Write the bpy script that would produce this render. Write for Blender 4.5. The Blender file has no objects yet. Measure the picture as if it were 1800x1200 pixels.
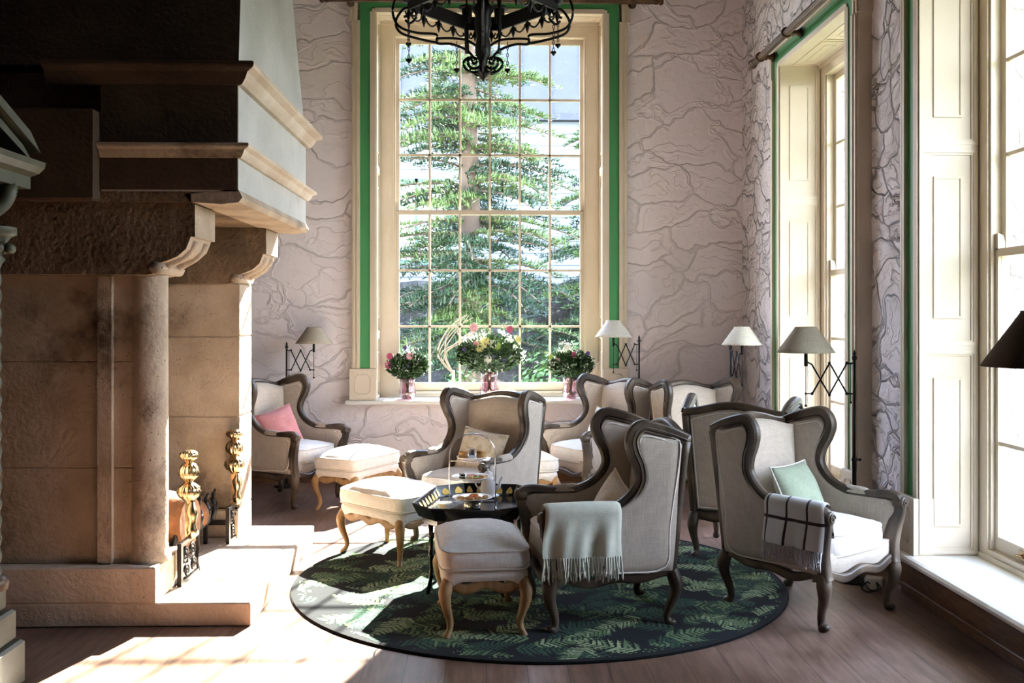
import bpy, math, random
from mathutils import Vector, Matrix, noise
random.seed(7)
PI = math.pi
R = math.radians
C = bpy.context.scene.collection
SC = bpy.context.scene

# ---------------------------------------------------------------- camera
cd = bpy.data.cameras.new('camera'); cam = bpy.data.objects.new('camera', cd); C.objects.link(cam)
cam.location = (0, 0, 1.65); cam.rotation_euler = (R(90), 0, -R(1.47))
cd.sensor_width = 36; cd.lens = 35.0; cd.shift_y = -47/1800; cd.clip_start = 0.05; cd.clip_end = 300
SC.camera = cam
# ---------------------------------------------------------------- world, sun, exposure
SC.view_settings.view_transform = 'Standard'; SC.view_settings.look = 'None'
SC.view_settings.gamma = 1; SC.view_settings.use_curve_mapping = False
SC.view_settings.exposure = 1.6
SC.cycles.use_denoising = True
SC.cycles.max_bounces = 10; SC.cycles.diffuse_bounces = 6; SC.cycles.transparent_max_bounces = 24
SC.cycles.sample_clamp_indirect = 6; SC.cycles.caustics_reflective = False; SC.cycles.caustics_refractive = False
SKY = 9.0; SUN = 35.0
w = bpy.data.worlds.new('sky'); SC.world = w; w.use_nodes = True
nt = w.node_tree; nt.nodes.clear()
tc = nt.nodes.new('ShaderNodeTexCoord'); sp = nt.nodes.new('ShaderNodeSeparateXYZ')
rp = nt.nodes.new('ShaderNodeValToRGB'); bg = nt.nodes.new('ShaderNodeBackground'); ow = nt.nodes.new('ShaderNodeOutputWorld')
rp.color_ramp.elements[0].position = 0.0; rp.color_ramp.elements[0].color = (.90, .92, 1.0, 1)
rp.color_ramp.elements[1].position = .7; rp.color_ramp.elements[1].color = (.42, .55, .86, 1)
bg.inputs[1].default_value = SKY
nt.links.new(tc.outputs['Generated'], sp.inputs[0]); nt.links.new(sp.outputs['Z'], rp.inputs[0])
nt.links.new(rp.outputs[0], bg.inputs[0]); nt.links.new(bg.outputs[0], ow.inputs[0])
ld = bpy.data.lights.new('sun', 'SUN'); sun = bpy.data.objects.new('sun', ld); C.objects.link(sun)
ld.energy = SUN; ld.angle = R(.55); ld.color = (1, .93, .82)
SUNDIR = Vector((-.28, -1, -.704)).normalized()
sun.rotation_euler = SUNDIR.to_track_quat('-Z', 'Y').to_euler(); sun.location = (5, 14, 9)

# ---------------------------------------------------------------- materials
def M_(name, col, rough=.6, metal=0.0, var=None, vscale=6.0, stretch=(1,1,1), bump=None, bscale=60, bdist=.01, spec=.5, detail=6, vlo=.35, vhi=.65, sheen=0, trans=0, ior=1.45):
    m = bpy.data.materials.new(name); m.use_nodes = True
    nt = m.node_tree; b = nt.nodes['Principled BSDF']
    b.inputs['Base Color'].default_value = (*col, 1); b.inputs['Roughness'].default_value = rough
    b.inputs['Metallic'].default_value = metal; b.inputs['Specular IOR Level'].default_value = spec
    b.inputs['Sheen Weight'].default_value = sheen
    b.inputs['Transmission Weight'].default_value = trans; b.inputs['IOR'].default_value = ior
    tc = nt.nodes.new('ShaderNodeTexCoord'); mp = nt.nodes.new('ShaderNodeMapping'); mp.inputs['Scale'].default_value = stretch
    nt.links.new(tc.outputs['Object'], mp.inputs[0])
    if var:
        n = nt.nodes.new('ShaderNodeTexNoise'); n.inputs['Scale'].default_value = vscale; n.inputs['Detail'].default_value = detail
        r = nt.nodes.new('ShaderNodeValToRGB'); r.color_ramp.elements[0].color = (*col, 1); r.color_ramp.elements[1].color = (*var, 1)
        r.color_ramp.elements[0].position = vlo; r.color_ramp.elements[1].position = vhi
        nt.links.new(mp.outputs[0], n.inputs[0]); nt.links.new(n.outputs[0], r.inputs[0]); nt.links.new(r.outputs[0], b.inputs['Base Color'])
    if bump:
        n2 = nt.nodes.new('ShaderNodeTexNoise'); n2.inputs['Scale'].default_value = bscale; n2.inputs['Detail'].default_value = 5
        bp = nt.nodes.new('ShaderNodeBump'); bp.inputs['Strength'].default_value = bump; bp.inputs['Distance'].default_value = bdist
        nt.links.new(mp.outputs[0], n2.inputs[0]); nt.links.new(n2.outputs[0], bp.inputs['Height']); nt.links.new(bp.outputs[0], b.inputs['Normal'])
    return m

def N(nt, t, **k):
    n = nt.nodes.new(t)
    for a, v in k.items():
        if hasattr(n, a): setattr(n, a, v)
        else: n.inputs[a.replace('_', ' ')].default_value = v
    return n

def linen(name, col, s=.9):
    m = M_(name, col, .9, spec=.15, sheen=.15)
    nt = m.node_tree; b = nt.nodes['Principled BSDF']; L = nt.links.new
    tc = N(nt, 'ShaderNodeTexCoord')
    hs = []
    for st in ((260, 260, 14), (14, 14, 260), (14, 260, 14), (260, 14, 14)):
        mp = N(nt, 'ShaderNodeMapping'); mp.inputs['Scale'].default_value = st
        n = N(nt, 'ShaderNodeTexNoise', Scale=1.0, Detail=2.0); L(tc.outputs['Object'], mp.inputs[0]); L(mp.outputs[0], n.inputs[0]); hs.append(n)
    a = N(nt, 'ShaderNodeMath', operation='ADD'); L(hs[0].outputs[0], a.inputs[0]); L(hs[1].outputs[0], a.inputs[1])
    a2 = N(nt, 'ShaderNodeMath', operation='ADD'); L(hs[2].outputs[0], a2.inputs[0]); L(hs[3].outputs[0], a2.inputs[1])
    a3 = N(nt, 'ShaderNodeMath', operation='ADD'); L(a.outputs[0], a3.inputs[0]); L(a2.outputs[0], a3.inputs[1])
    r = N(nt, 'ShaderNodeValToRGB'); d = tuple(c*.82 for c in col)
    mr = N(nt, 'ShaderNodeMapRange'); mr.inputs[1].default_value = 1.5; mr.inputs[2].default_value = 2.5
    L(a3.outputs[0], mr.inputs[0]); L(mr.outputs[0], r.inputs[0])
    r.color_ramp.elements[0].color = (*d, 1); r.color_ramp.elements[1].color = (*[min(1, c*1.12) for c in col], 1)
    L(r.outputs[0], b.inputs['Base Color'])
    bp = N(nt, 'ShaderNodeBump', Strength=.25, Distance=.002); L(a3.outputs[0], bp.inputs['Height']); L(bp.outputs[0], b.inputs['Normal'])
    return m

def stone_wall(name, col, dark, str_=1.0, crack=.5, scale=2.2, deep=.03, rough=.5):
    """painted rubble wall: irregular stones with meandering ribbon pointing"""
    m = M_(name, col, .85, spec=.25); nt = m.node_tree; b = nt.nodes['Principled BSDF']; L = nt.links.new
    tc = N(nt, 'ShaderNodeTexCoord')
    def ramp(src, pts):
        r = N(nt, 'ShaderNodeValToRGB'); L(src, r.inputs[0]); e = r.color_ramp.elements
        e[0].position = pts[0][0]; e[0].color = (pts[0][1],)*3+(1,)
        e[1].position = pts[-1][0]; e[1].color = (pts[-1][1],)*3+(1,)
        for p, c in pts[1:-1]:
            q = e.new(p); q.color = (c, c, c, 1)
        return r.outputs[0]
    def math_(op, a, c, d=None):
        n = N(nt, 'ShaderNodeMath', operation=op)
        for i, x in enumerate((a, c, d)):
            if x is None: continue
            if isinstance(x, (int, float)): n.inputs[i].default_value = x
            else: L(x, n.inputs[i])
        return n.outputs[0]
    def warp(sc, amt, src):
        nz = N(nt, 'ShaderNodeTexNoise', Scale=sc, Detail=4.0); L(tc.outputs['Object'], nz.inputs[0])
        sb = N(nt, 'ShaderNodeVectorMath', operation='SUBTRACT'); sb.inputs[1].default_value = (.5, .5, .5); L(nz.outputs['Color'], sb.inputs[0])
        sn = N(nt, 'ShaderNodeVectorMath', operation='SCALE'); sn.inputs['Scale'].default_value = amt; L(sb.outputs[0], sn.inputs[0])
        ad = N(nt, 'ShaderNodeVectorMath', operation='ADD'); L(src, ad.inputs[0]); L(sn.outputs[0], ad.inputs[1]); return ad.outputs[0]
    w1 = warp(1.3, .9, tc.outputs['Object'])
    mp = N(nt, 'ShaderNodeMapping'); mp.inputs['Scale'].default_value = (.8, .8, 1.5); L(w1, mp.inputs[0])
    v = N(nt, 'ShaderNodeTexVoronoi', feature='DISTANCE_TO_EDGE', Scale=scale); L(mp.outputs[0], v.inputs['Vector'])
    ridge_v = ramp(v.outputs[0], [(0, .62), (.012, 1), (.026, .55), (.04, .40), (.16, .5)])
    rid = []
    for sc, off in ((1.1*scale/2, 0), (2.4*scale/2, 7.3)):
        mp2 = N(nt, 'ShaderNodeMapping'); mp2.inputs['Scale'].default_value = (.75, .75, 1.9); mp2.inputs['Location'].default_value = (off, off, off); L(w1, mp2.inputs[0])
        n = N(nt, 'ShaderNodeTexNoise', Scale=sc, Detail=2.5, Roughness=.55); L(mp2.outputs[0], n.inputs[0])
        ab = math_('ABSOLUTE', math_('SUBTRACT', n.outputs[0], .5), 0); rid.append(ramp(ab, [(0, 1), (.006, .8), (.014, 0)]))
    n3 = N(nt, 'ShaderNodeTexNoise', Scale=7.0, Detail=9.0, Roughness=.62); L(w1, n3.inputs[0])
    n4 = N(nt, 'ShaderNodeTexNoise', Scale=1.1, Detail=2.0); L(tc.outputs['Object'], n4.inputs[0]); msk = ramp(n4.outputs[0], [(.42, .15), (.58, 1)])
    a = math_('MULTIPLY_ADD', rid[0], .30, ridge_v); a = math_('MULTIPLY_ADD', math_('MULTIPLY', rid[1], msk), .25, a)
    a = math_('MULTIPLY_ADD', n3.outputs[0], rough, a)
    bp = N(nt, 'ShaderNodeBump', Strength=str_, Distance=deep); L(a, bp.inputs['Height']); L(bp.outputs[0], b.inputs['Normal'])
    r5 = ramp(v.outputs[0], [(.022, 0), (.030, crack), (.042, 0)])
    n5 = N(nt, 'ShaderNodeTexNoise', Scale=11.0, Detail=7.0); L(tc.outputs['Object'], n5.inputs[0])
    m5 = math_('MULTIPLY', r5, ramp(n5.outputs[0], [(.46, 0), (.62, 1)]))
    n6 = N(nt, 'ShaderNodeTexNoise', Scale=5.0, Detail=9.0, Roughness=.75); L(w1, n6.inputs[0])
    m5 = math_('MAXIMUM', m5, math_('MULTIPLY', ramp(n6.outputs[0], [(.56, 0), (.66, 1)]), crack*.8))
    mx = N(nt, 'ShaderNodeMix', data_type='RGBA'); mx.inputs[6].default_value = (*col, 1); mx.inputs[7].default_value = (*dark, 1)
    L(m5, mx.inputs[0]); L(mx.outputs[2], b.inputs['Base Color'])
    return m

MAT = {}
MAT['linen'] = linen('linen_oatmeal', (.50, .43, .365))
MAT['linen_white'] = linen('linen_off_white', (.80, .755, .725))
MAT['piping'] = linen('linen_piping', (.70, .65, .60))
MAT['wood_dark'] = M_('weathered_dark_oak', (.040, .026, .018), .42, var=(.17, .125, .09), vscale=5, stretch=(1, 1, 1), bump=.25, bscale=120, bdist=.003, vlo=.42, vhi=.75, detail=9)
MAT['wood_grey'] = M_('limed_oak', (.16, .115, .08), .55, var=(.42, .35, .28), vscale=12, stretch=(3, 3, 1), bump=.3, bscale=80, bdist=.004)
MAT['wood_gold'] = M_('honey_oak', (.27, .145, .06), .45, var=(.44, .27, .13), vscale=10, stretch=(3, 3, 1), bump=.2, bscale=60, bdist=.003)
MAT['cream'] = M_('cream_paint', (.68, .59, .47), .42, var=(.63, .54, .42), vscale=3, bump=.06, bscale=30)
MAT['cream_block'] = M_('cream_paint_blocks', (.66, .57, .46), .45)
MAT['green'] = M_('green_paint', (.06, .28, .10), .5)
MAT['sill'] = M_('white_sill_paint', (.86, .83, .77), .35)
MAT['wall_back'] = stone_wall('painted_rubble_back', (.84, .765, .785), (.52, .45, .47), .75, .25, 1.9, .022, .5)
MAT['wall_right'] = stone_wall('painted_rubble_right', (.80, .74, .78), (.16, .125, .135), 1.0, .8, 2.8, .05, .8)
MAT['plaster_dark'] = M_('dark_plaster', (.30, .27, .26), .9, bump=.3, bscale=12, bdist=.02)  # plain dark grey plaster of the left and rear walls
MAT['ceil'] = M_('dark_timber_ceiling', (.10, .07, .05), .7, var=(.16, .11, .08), vscale=3, stretch=(1, 8, 1))
MAT['base'] = M_('varnished_baseboard', (.10, .045, .022), .35, var=(.17, .085, .04), vscale=5, stretch=(2, 2, 14))
MAT['black'] = M_('black_iron', (.006, .006, .008), .4, metal=.3)
MAT['bronze'] = M_('dark_bronze', (.014, .010, .010), .35, metal=.6)
MAT['brass'] = M_('polished_brass', (.60, .46, .28), .24, metal=1, var=(.40, .27, .14), vscale=25)
MAT['brass_old'] = M_('aged_gilt_wood', (.11, .06, .028), .4, metal=.4, var=(.045, .024, .012), vscale=8)
MAT['silver'] = M_('silver_wire', (.75, .75, .78), .15, metal=1)
MAT['porcelain'] = M_('white_porcelain', (.88, .87, .88), .15)
MAT['lacquer'] = M_('black_lacquer', (.006, .007, .012), .12, spec=.8)
MAT['gilt'] = M_('gilt_leaf_motif', (.75, .52, .14), .35, metal=.5)
MAT['shade_grey'] = linen('lampshade_linen_grey', (.42, .37, .29))
MAT['shade_light'] = linen('lampshade_linen_light', (.62, .59, .52))
MAT['shade_backlit'] = linen('lampshade_linen_backlit', (.13, .105, .09))  # same linen shade, its backlit darkness put into the base colour
MAT['pink'] = linen('pink_linen', (.56, .23, .235))
MAT['sage'] = linen('sage_linen', (.31, .36, .27))
MAT['beige'] = linen('beige_linen', (.72, .62, .51))
MAT['wool'] = M_('sage_cream_wool', (.62, .64, .54), .95, bump=.4, bscale=220, bdist=.003, sheen=.4, spec=.1, var=(.70, .71, .62), vscale=20)
MAT['trunk'] = M_('bark', (.10, .075, .055), .9, bump=.5, bscale=20)
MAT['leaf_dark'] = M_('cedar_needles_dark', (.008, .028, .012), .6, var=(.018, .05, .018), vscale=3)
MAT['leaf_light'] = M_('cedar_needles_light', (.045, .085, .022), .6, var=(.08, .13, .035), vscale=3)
MAT['shrub'] = M_('shrub_leaves', (.02, .06, .01), .6, var=(.055, .12, .018), vscale=4)
MAT['grass'] = M_('lawn', (.085, .10, .055), .9, var=(.11, .13, .065), vscale=4)
MAT['siding'] = M_('pale_blue_siding', (.12, .14, .155), .7)
MAT['roofing'] = M_('grey_blue_boards', (.030, .034, .044), .7, var=(.036, .04, .05), vscale=2)
MAT['turq'] = M_('turquoise_trim', (.045, .10, .085), .6)
MAT['rock'] = M_('mossy_dark_stone', (.012, .013, .012), .9, var=(.045, .045, .045), vscale=5, bump=1, bscale=6, bdist=.1)
MAT['bread'] = M_('golden_pastry', (.66, .38, .13), .6, var=(.36, .15, .045), vscale=30, bump=.4, bscale=60)
MAT['sponge'] = M_('pale_sponge', (.76, .58, .34), .7, var=(.62, .42, .20), vscale=40)
MAT['choc'] = M_('dark_cake', (.05, .018, .012), .5)
MAT['jam'] = M_('berry_jam', (.10, .004, .010), .1)
MAT['cream_food'] = M_('whipped_cream', (.90, .88, .84), .5)
MAT['berry'] = M_('strawberry', (.75, .09, .03), .35)
MAT['log'] = M_('cut_log', (.30, .12, .045), .8, var=(.12, .05, .02), vscale=9, bump=.6, bscale=20)
MAT['ash'] = M_('sooty_stone', (.10, .07, .05), .95, var=(.2, .14, .1), vscale=4)
MAT['doorcase'] = M_('grey_green_paint', (.085, .085, .055), .5, var=(.055, .055, .035), vscale=8)
MAT['plastic'] = M_('white_plastic', (.75, .72, .70), .4)

def fire_stone(name, a, b_, stain, bumpd=.02, blocks=True, thr=.56):
    m = M_(name, a, .85, spec=.2); nt = m.node_tree; b = nt.nodes['Principled BSDF']; L = nt.links.new
    tc = N(nt, 'ShaderNodeTexCoord')
    n1 = N(nt, 'ShaderNodeTexNoise', Scale=2.2, Detail=8.0, Roughness=.6); L(tc.outputs['Object'], n1.inputs[0])
    n2 = N(nt, 'ShaderNodeTexNoise', Scale=38.0, Detail=4.0); L(tc.outputs['Object'], n2.inputs[0])
    n3 = N(nt, 'ShaderNodeTexNoise', Scale=1.3, Detail=9.0, Roughness=.7); L(tc.outputs['Object'], n3.inputs[0])
    r1 = N(nt, 'ShaderNodeValToRGB'); r1.color_ramp.elements[0].color = (*a, 1); r1.color_ramp.elements[1].color = (*b_, 1)
    r1.color_ramp.elements[0].position = .38; r1.color_ramp.elements[1].position = .66; L(n1.outputs[0], r1.inputs[0])
    r3 = N(nt, 'ShaderNodeValToRGB'); r3.color_ramp.elements[0].position = thr; r3.color_ramp.elements[1].position = thr+.12; L(n3.outputs[0], r3.inputs[0])
    mx = N(nt, 'ShaderNodeMix', data_type='RGBA'); L(r3.outputs[0], mx.inputs[0]); L(r1.outputs[0], mx.inputs[6]); mx.inputs[7].default_value = (*stain, 1)
    L(mx.outputs[2], b.inputs['Base Color'])
    # pits
    v = N(nt, 'ShaderNodeTexVoronoi', Scale=34.0); L(tc.outputs['Object'], v.inputs['Vector'])
    rv = N(nt, 'ShaderNodeValToRGB'); rv.color_ramp.elements[0].position = .05; rv.color_ramp.elements[1].position = .16; L(v.outputs[0], rv.inputs[0])
    nm = N(nt, 'ShaderNodeTexNoise', Scale=3.0, Detail=2.0); L(tc.outputs['Object'], nm.inputs[0])
    rm = N(nt, 'ShaderNodeValToRGB'); rm.color_ramp.elements[0].position = .55; rm.color_ramp.elements[1].position = .6
    rm.color_ramp.elements[0].color = (1, 1, 1, 1); rm.color_ramp.elements[1].color = (0, 0, 0, 1); L(nm.outputs[0], rm.inputs[0])
    mxp = N(nt, 'ShaderNodeMath', operation='MAXIMUM'); L(rv.outputs[0], mxp.inputs[0]); L(rm.outputs[0], mxp.inputs[1])
    a1 = N(nt, 'ShaderNodeMath', operation='MULTIPLY_ADD'); L(n2.outputs[0], a1.inputs[0]); a1.inputs[1].default_value = .25; L(n1.outputs[0], a1.inputs[2])
    a2 = N(nt, 'ShaderNodeMath', operation='MULTIPLY_ADD'); L(mxp.outputs[0], a2.inputs[0]); a2.inputs[1].default_value = .3; L(a1.outputs[0], a2.inputs[2])
    bp = N(nt, 'ShaderNodeBump', Strength=.9, Distance=bumpd*1.8); L(a2.outputs[0], bp.inputs['Height']); L(bp.outputs[0], b.inputs['Normal'])
    return m
MAT['stone'] = fire_stone('warm_limestone', (.50, .40, .31), (.34, .255, .185), (.10, .07, .05), .02, thr=.56)
MAT['stone_hearth'] = fire_stone('pale_hearth_limestone', (.66, .56, .46), (.50, .38, .28), (.25, .16, .10), .015, thr=.66)
MAT['stone_hood'] = fire_stone('limewashed_hood_stone', (.56, .53, .50), (.47, .45, .42), (.27, .23, .17), .015, thr=.64)
MAT['stone_dark'] = fire_stone('dark_hood_stone', (.10, .066, .045), (.06, .04, .028), (.02, .014, .01), .015, thr=.6)  # brown stone, darker than the hood front: near side faces and shoulders
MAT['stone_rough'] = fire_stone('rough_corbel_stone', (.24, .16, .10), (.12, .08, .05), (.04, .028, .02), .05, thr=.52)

def glass_pane():
    m = bpy.data.materials.new('window_glass'); m.use_nodes = True; nt = m.node_tree; nt.nodes.clear(); L = nt.links.new
    o = N(nt, 'ShaderNodeOutputMaterial'); t = N(nt, 'ShaderNodeBsdfTransparent'); g = N(nt, 'ShaderNodeBsdfGlossy', Roughness=.02)
    d = N(nt, 'ShaderNodeBsdfDiffuse'); d.inputs[0].default_value = (.8, .85, .9, 1)
    t.inputs[0].default_value = (.96, .98, .97, 1)
    lw = N(nt, 'ShaderNodeLayerWeight', Blend=.5); pw = N(nt, 'ShaderNodeMath', operation='POWER'); pw.inputs[1].default_value = 5; L(lw.outputs['Facing'], pw.inputs[0])
    fr = N(nt, 'ShaderNodeMath', operation='MULTIPLY_ADD'); fr.inputs[1].default_value = .6; fr.inputs[2].default_value = .03; L(pw.outputs[0], fr.inputs[0])
    mx = N(nt, 'ShaderNodeMixShader'); mx2 = N(nt, 'ShaderNodeMixShader')
    tc = N(nt, 'ShaderNodeTexCoord'); n = N(nt, 'ShaderNodeTexNoise', Scale=22.0, Detail=8.0); L(tc.outputs['Object'], n.inputs[0])
    r = N(nt, 'ShaderNodeValToRGB'); r.color_ramp.elements[0].position = .62; r.color_ramp.elements[1].position = .78
    r.color_ramp.elements[1].color = (.16, .16, .16, 1); L(n.outputs[0], r.inputs[0])
    L(fr.outputs[0], mx.inputs[0]); L(t.outputs[0], mx.inputs[1]); L(g.outputs[0], mx.inputs[2])
    L(r.outputs[0], mx2.inputs[0]); L(mx.outputs[0], mx2.inputs[1]); L(d.outputs[0], mx2.inputs[2]); L(mx2.outputs[0], o.inputs[0])
    return m
MAT['glass'] = glass_pane()
def thin_glass(name, col, fac=.12):
    m = bpy.data.materials.new(name); m.use_nodes = True; nt = m.node_tree; nt.nodes.clear(); L = nt.links.new
    o = N(nt, 'ShaderNodeOutputMaterial'); t = N(nt, 'ShaderNodeBsdfTransparent'); g = N(nt, 'ShaderNodeBsdfGlossy', Roughness=.05)
    t.inputs[0].default_value = (*col, 1); lw = N(nt, 'ShaderNodeLayerWeight', Blend=.35)
    a = N(nt, 'ShaderNodeMath', operation='MULTIPLY_ADD'); L(lw.outputs['Facing'], a.inputs[0]); a.inputs[1].default_value = .6; a.inputs[2].default_value = fac
    mx = N(nt, 'ShaderNodeMixShader'); L(a.outputs[0], mx.inputs[0]); L(t.outputs[0], mx.inputs[1]); L(g.outputs[0], mx.inputs[2]); L(mx.outputs[0], o.inputs[0])
    return m
MAT['vase'] = thin_glass('pink_tinted_glass', (.82, .66, .70), .12)
MAT['clear'] = thin_glass('clear_glass', (.95, .95, .97), .1)

def floor_mat():
    m = M_('old_oak_floor', (.2, .11, .07), .3, spec=.5); nt = m.node_tree; b = nt.nodes['Principled BSDF']; L = nt.links.new
    tc = N(nt, 'ShaderNodeTexCoord')
    mp = N(nt, 'ShaderNodeMapping'); mp.inputs['Rotation'].default_value = (0, 0, R(90)); L(tc.outputs['Object'], mp.inputs[0])
    br = N(nt, 'ShaderNodeTexBrick', Scale=1.0); br.offset = .37
    br.inputs['Brick Width'].default_value = 2.6; br.inputs['Row Height'].default_value = .19; br.inputs['Mortar Size'].default_value = .003
    br.inputs['Color1'].default_value = (.165, .098, .068, 1); br.inputs['Color2'].default_value = (.195, .122, .090, 1); br.inputs['Mortar'].default_value = (.09, .055, .04, 1)
    L(mp.outputs[0], br.inputs[0])
    mp2 = N(nt, 'ShaderNodeMapping'); mp2.inputs['Scale'].default_value = (9, 1, 1); L(tc.outputs['Object'], mp2.inputs[0])
    n = N(nt, 'ShaderNodeTexNoise', Scale=3.0, Detail=8.0, Roughness=.6); L(mp2.outputs[0], n.inputs[0])
    n2 = N(nt, 'ShaderNodeTexNoise', Scale=1.7, Detail=5.0); L(tc.outputs['Object'], n2.inputs[0])
    r = N(nt, 'ShaderNodeValToRGB'); r.color_ramp.elements[0].color = (.65, .62, .6, 1); r.color_ramp.elements[1].color = (1.5, 1.48, 1.5, 1)
    r.color_ramp.elements[0].position = .3; r.color_ramp.elements[1].position = .7; L(n.outputs[0], r.inputs[0])
    r2 = N(nt, 'ShaderNodeValToRGB'); r2.color_ramp.elements[0].color = (.7, .66, .62, 1); r2.color_ramp.elements[1].color = (1.3, 1.32, 1.4, 1)
    r2.color_ramp.elements[0].position = .35; r2.color_ramp.elements[1].position = .65; L(n2.outputs[0], r2.inputs[0])
    x = N(nt, 'ShaderNodeMix', data_type='RGBA', blend_type='MULTIPLY'); x.inputs[0].default_value = 1; L(br.outputs[0], x.inputs[6]); L(r.outputs[0], x.inputs[7])
    x2 = N(nt, 'ShaderNodeMix', data_type='RGBA', blend_type='MULTIPLY'); x2.inputs[0].default_value = 1; L(x.outputs[2], x2.inputs[6]); L(r2.outputs[0], x2.inputs[7])
    L(x2.outputs[2], b.inputs['Base Color'])
    rr = N(nt, 'ShaderNodeMapRange'); rr.inputs[3].default_value = .28; rr.inputs[4].default_value = .5; L(n2.outputs[0], rr.inputs[0]); L(rr.outputs[0], b.inputs['Roughness'])
    bp = N(nt, 'ShaderNodeBump', Strength=.25, Distance=.004); L(n.outputs[0], bp.inputs['Height']); L(bp.outputs[0], b.inputs['Normal'])
    return m
MAT['floor'] = floor_mat()

def plaid():
    m = M_('plaid_wool', (.72, .72, .74), .95, spec=.1, sheen=.3); nt = m.node_tree; b = nt.nodes['Principled BSDF']; L = nt.links.new
    tc = N(nt, 'ShaderNodeTexCoord'); sp = N(nt, 'ShaderNodeSeparateXYZ'); L(tc.outputs['UV'], sp.inputs[0])
    outs = []
    for k, (per, w, off) in enumerate(((.125, .10, .30), (.30, .055, .62))):
        mu = N(nt, 'ShaderNodeMath', operation='MULTIPLY_ADD'); L(sp.outputs[k], mu.inputs[0]); mu.inputs[1].default_value = 1/per; mu.inputs[2].default_value = off
        f = N(nt, 'ShaderNodeMath', operation='FRACT'); L(mu.outputs[0], f.inputs[0])
        l = N(nt, 'ShaderNodeMath', operation='LESS_THAN'); L(f.outputs[0], l.inputs[0]); l.inputs[1].default_value = w; outs.append(l)
    a = N(nt, 'ShaderNodeMath', operation='MAXIMUM'); L(outs[0].outputs[0], a.inputs[0]); L(outs[1].outputs[0], a.inputs[1])
    mx = N(nt, 'ShaderNodeMix', data_type='RGBA'); mx.inputs[6].default_value = (.70, .71, .73, 1); mx.inputs[7].default_value = (.045, .035, .04, 1)
    L(a.outputs[0], mx.inputs[0]); L(mx.outputs[2], b.inputs['Base Color'])
    n2 = N(nt, 'ShaderNodeTexNoise', Scale=260.0); bp = N(nt, 'ShaderNodeBump', Strength=.3, Distance=.003); L(tc.outputs['Object'], n2.inputs[0]); L(n2.outputs[0], bp.inputs['Height']); L(bp.outputs[0], b.inputs['Normal'])
    return m
MAT['plaid'] = plaid()
MAT['fringe_grey'] = M_('plaid_fringe_wool', (.55, .55, .57), .95)
def floral():
    m = linen('floral_linen', (.74, .64, .52)); nt = m.node_tree; b = nt.nodes['Principled BSDF']; L = nt.links.new
    src = b.inputs['Base Color'].links[0].from_socket
    tc = N(nt, 'ShaderNodeTexCoord'); n = N(nt, 'ShaderNodeTexNoise', Scale=16.0, Detail=2.0); L(tc.outputs['Object'], n.inputs[0])
    r = N(nt, 'ShaderNodeValToRGB'); r.color_ramp.elements[0].position = .56; r.color_ramp.elements[1].position = .60; L(n.outputs[0], r.inputs[0])
    mx = N(nt, 'ShaderNodeMix', data_type='RGBA'); L(r.outputs[0], mx.inputs[0]); L(src, mx.inputs[6]); mx.inputs[7].default_value = (.56, .48, .32, 1); L(mx.outputs[2], b.inputs['Base Color'])
    return m
MAT['floral'] = floral()
for k, c in dict(rug_black=(.006, .009, .013), rug_a=(.19, .29, .15), rug_b=(.42, .52, .30), rug_c=(.045, .105, .07), rug_edge=(.005, .006, .008)).items():
    MAT[k] = M_(k.replace('rug_', 'rug_pile_'), c, .95, spec=.1, bump=.6, bscale=300, bdist=.004, var=tuple(x*.6 for x in c), vscale=120, sheen=.05)
for k, c in dict(fl_pink=(.55, .10, .20), fl_rose=(.80, .45, .50), fl_white=(.88, .88, .80), fl_yellow=(.80, .76, .35), fl_purple=(.14, .09, .32), fl_green=(.42, .55, .14)).items():
    MAT[k] = M_(k.replace('fl_', 'petals_'), c, .7)
MAT['stem'] = M_('green_stems', (.06, .13, .03), .6)
MAT['foliage'] = M_('bouquet_leaves', (.012, .04, .008), .55, var=(.04, .10, .02), vscale=25)
MAT['twig'] = M_('dry_twig', (.10, .08, .05), .8)

# ---------------------------------------------------------------- mesh kit
V = Vector
def smooth(x): x = max(0., min(1., x)); return x*x*(3-2*x)
def lerp(a, b, t): return a+(b-a)*t
def spline(pts, n=6, closed=False):
    """Catmull-Rom through points, n steps per span"""
    P = [V(p) for p in pts]; out = []; k = len(P)
    rng = range(k) if closed else range(k-1)
    for i in rng:
        if closed: a, b, c, d = P[i-1], P[i], P[(i+1) % k], P[(i+2) % k]
        else: a, b, c, d = P[max(i-1, 0)], P[i], P[i+1], P[min(i+2, k-1)]
        for j in range(n):
            t = j/n; t2 = t*t; t3 = t2*t
            out.append(.5*((2*b)+(c-a)*t+(2*a-5*b+4*c-d)*t2+(3*b-3*c+d-a)*t3))
    if not closed: out.append(P[-1])
    return out

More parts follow.
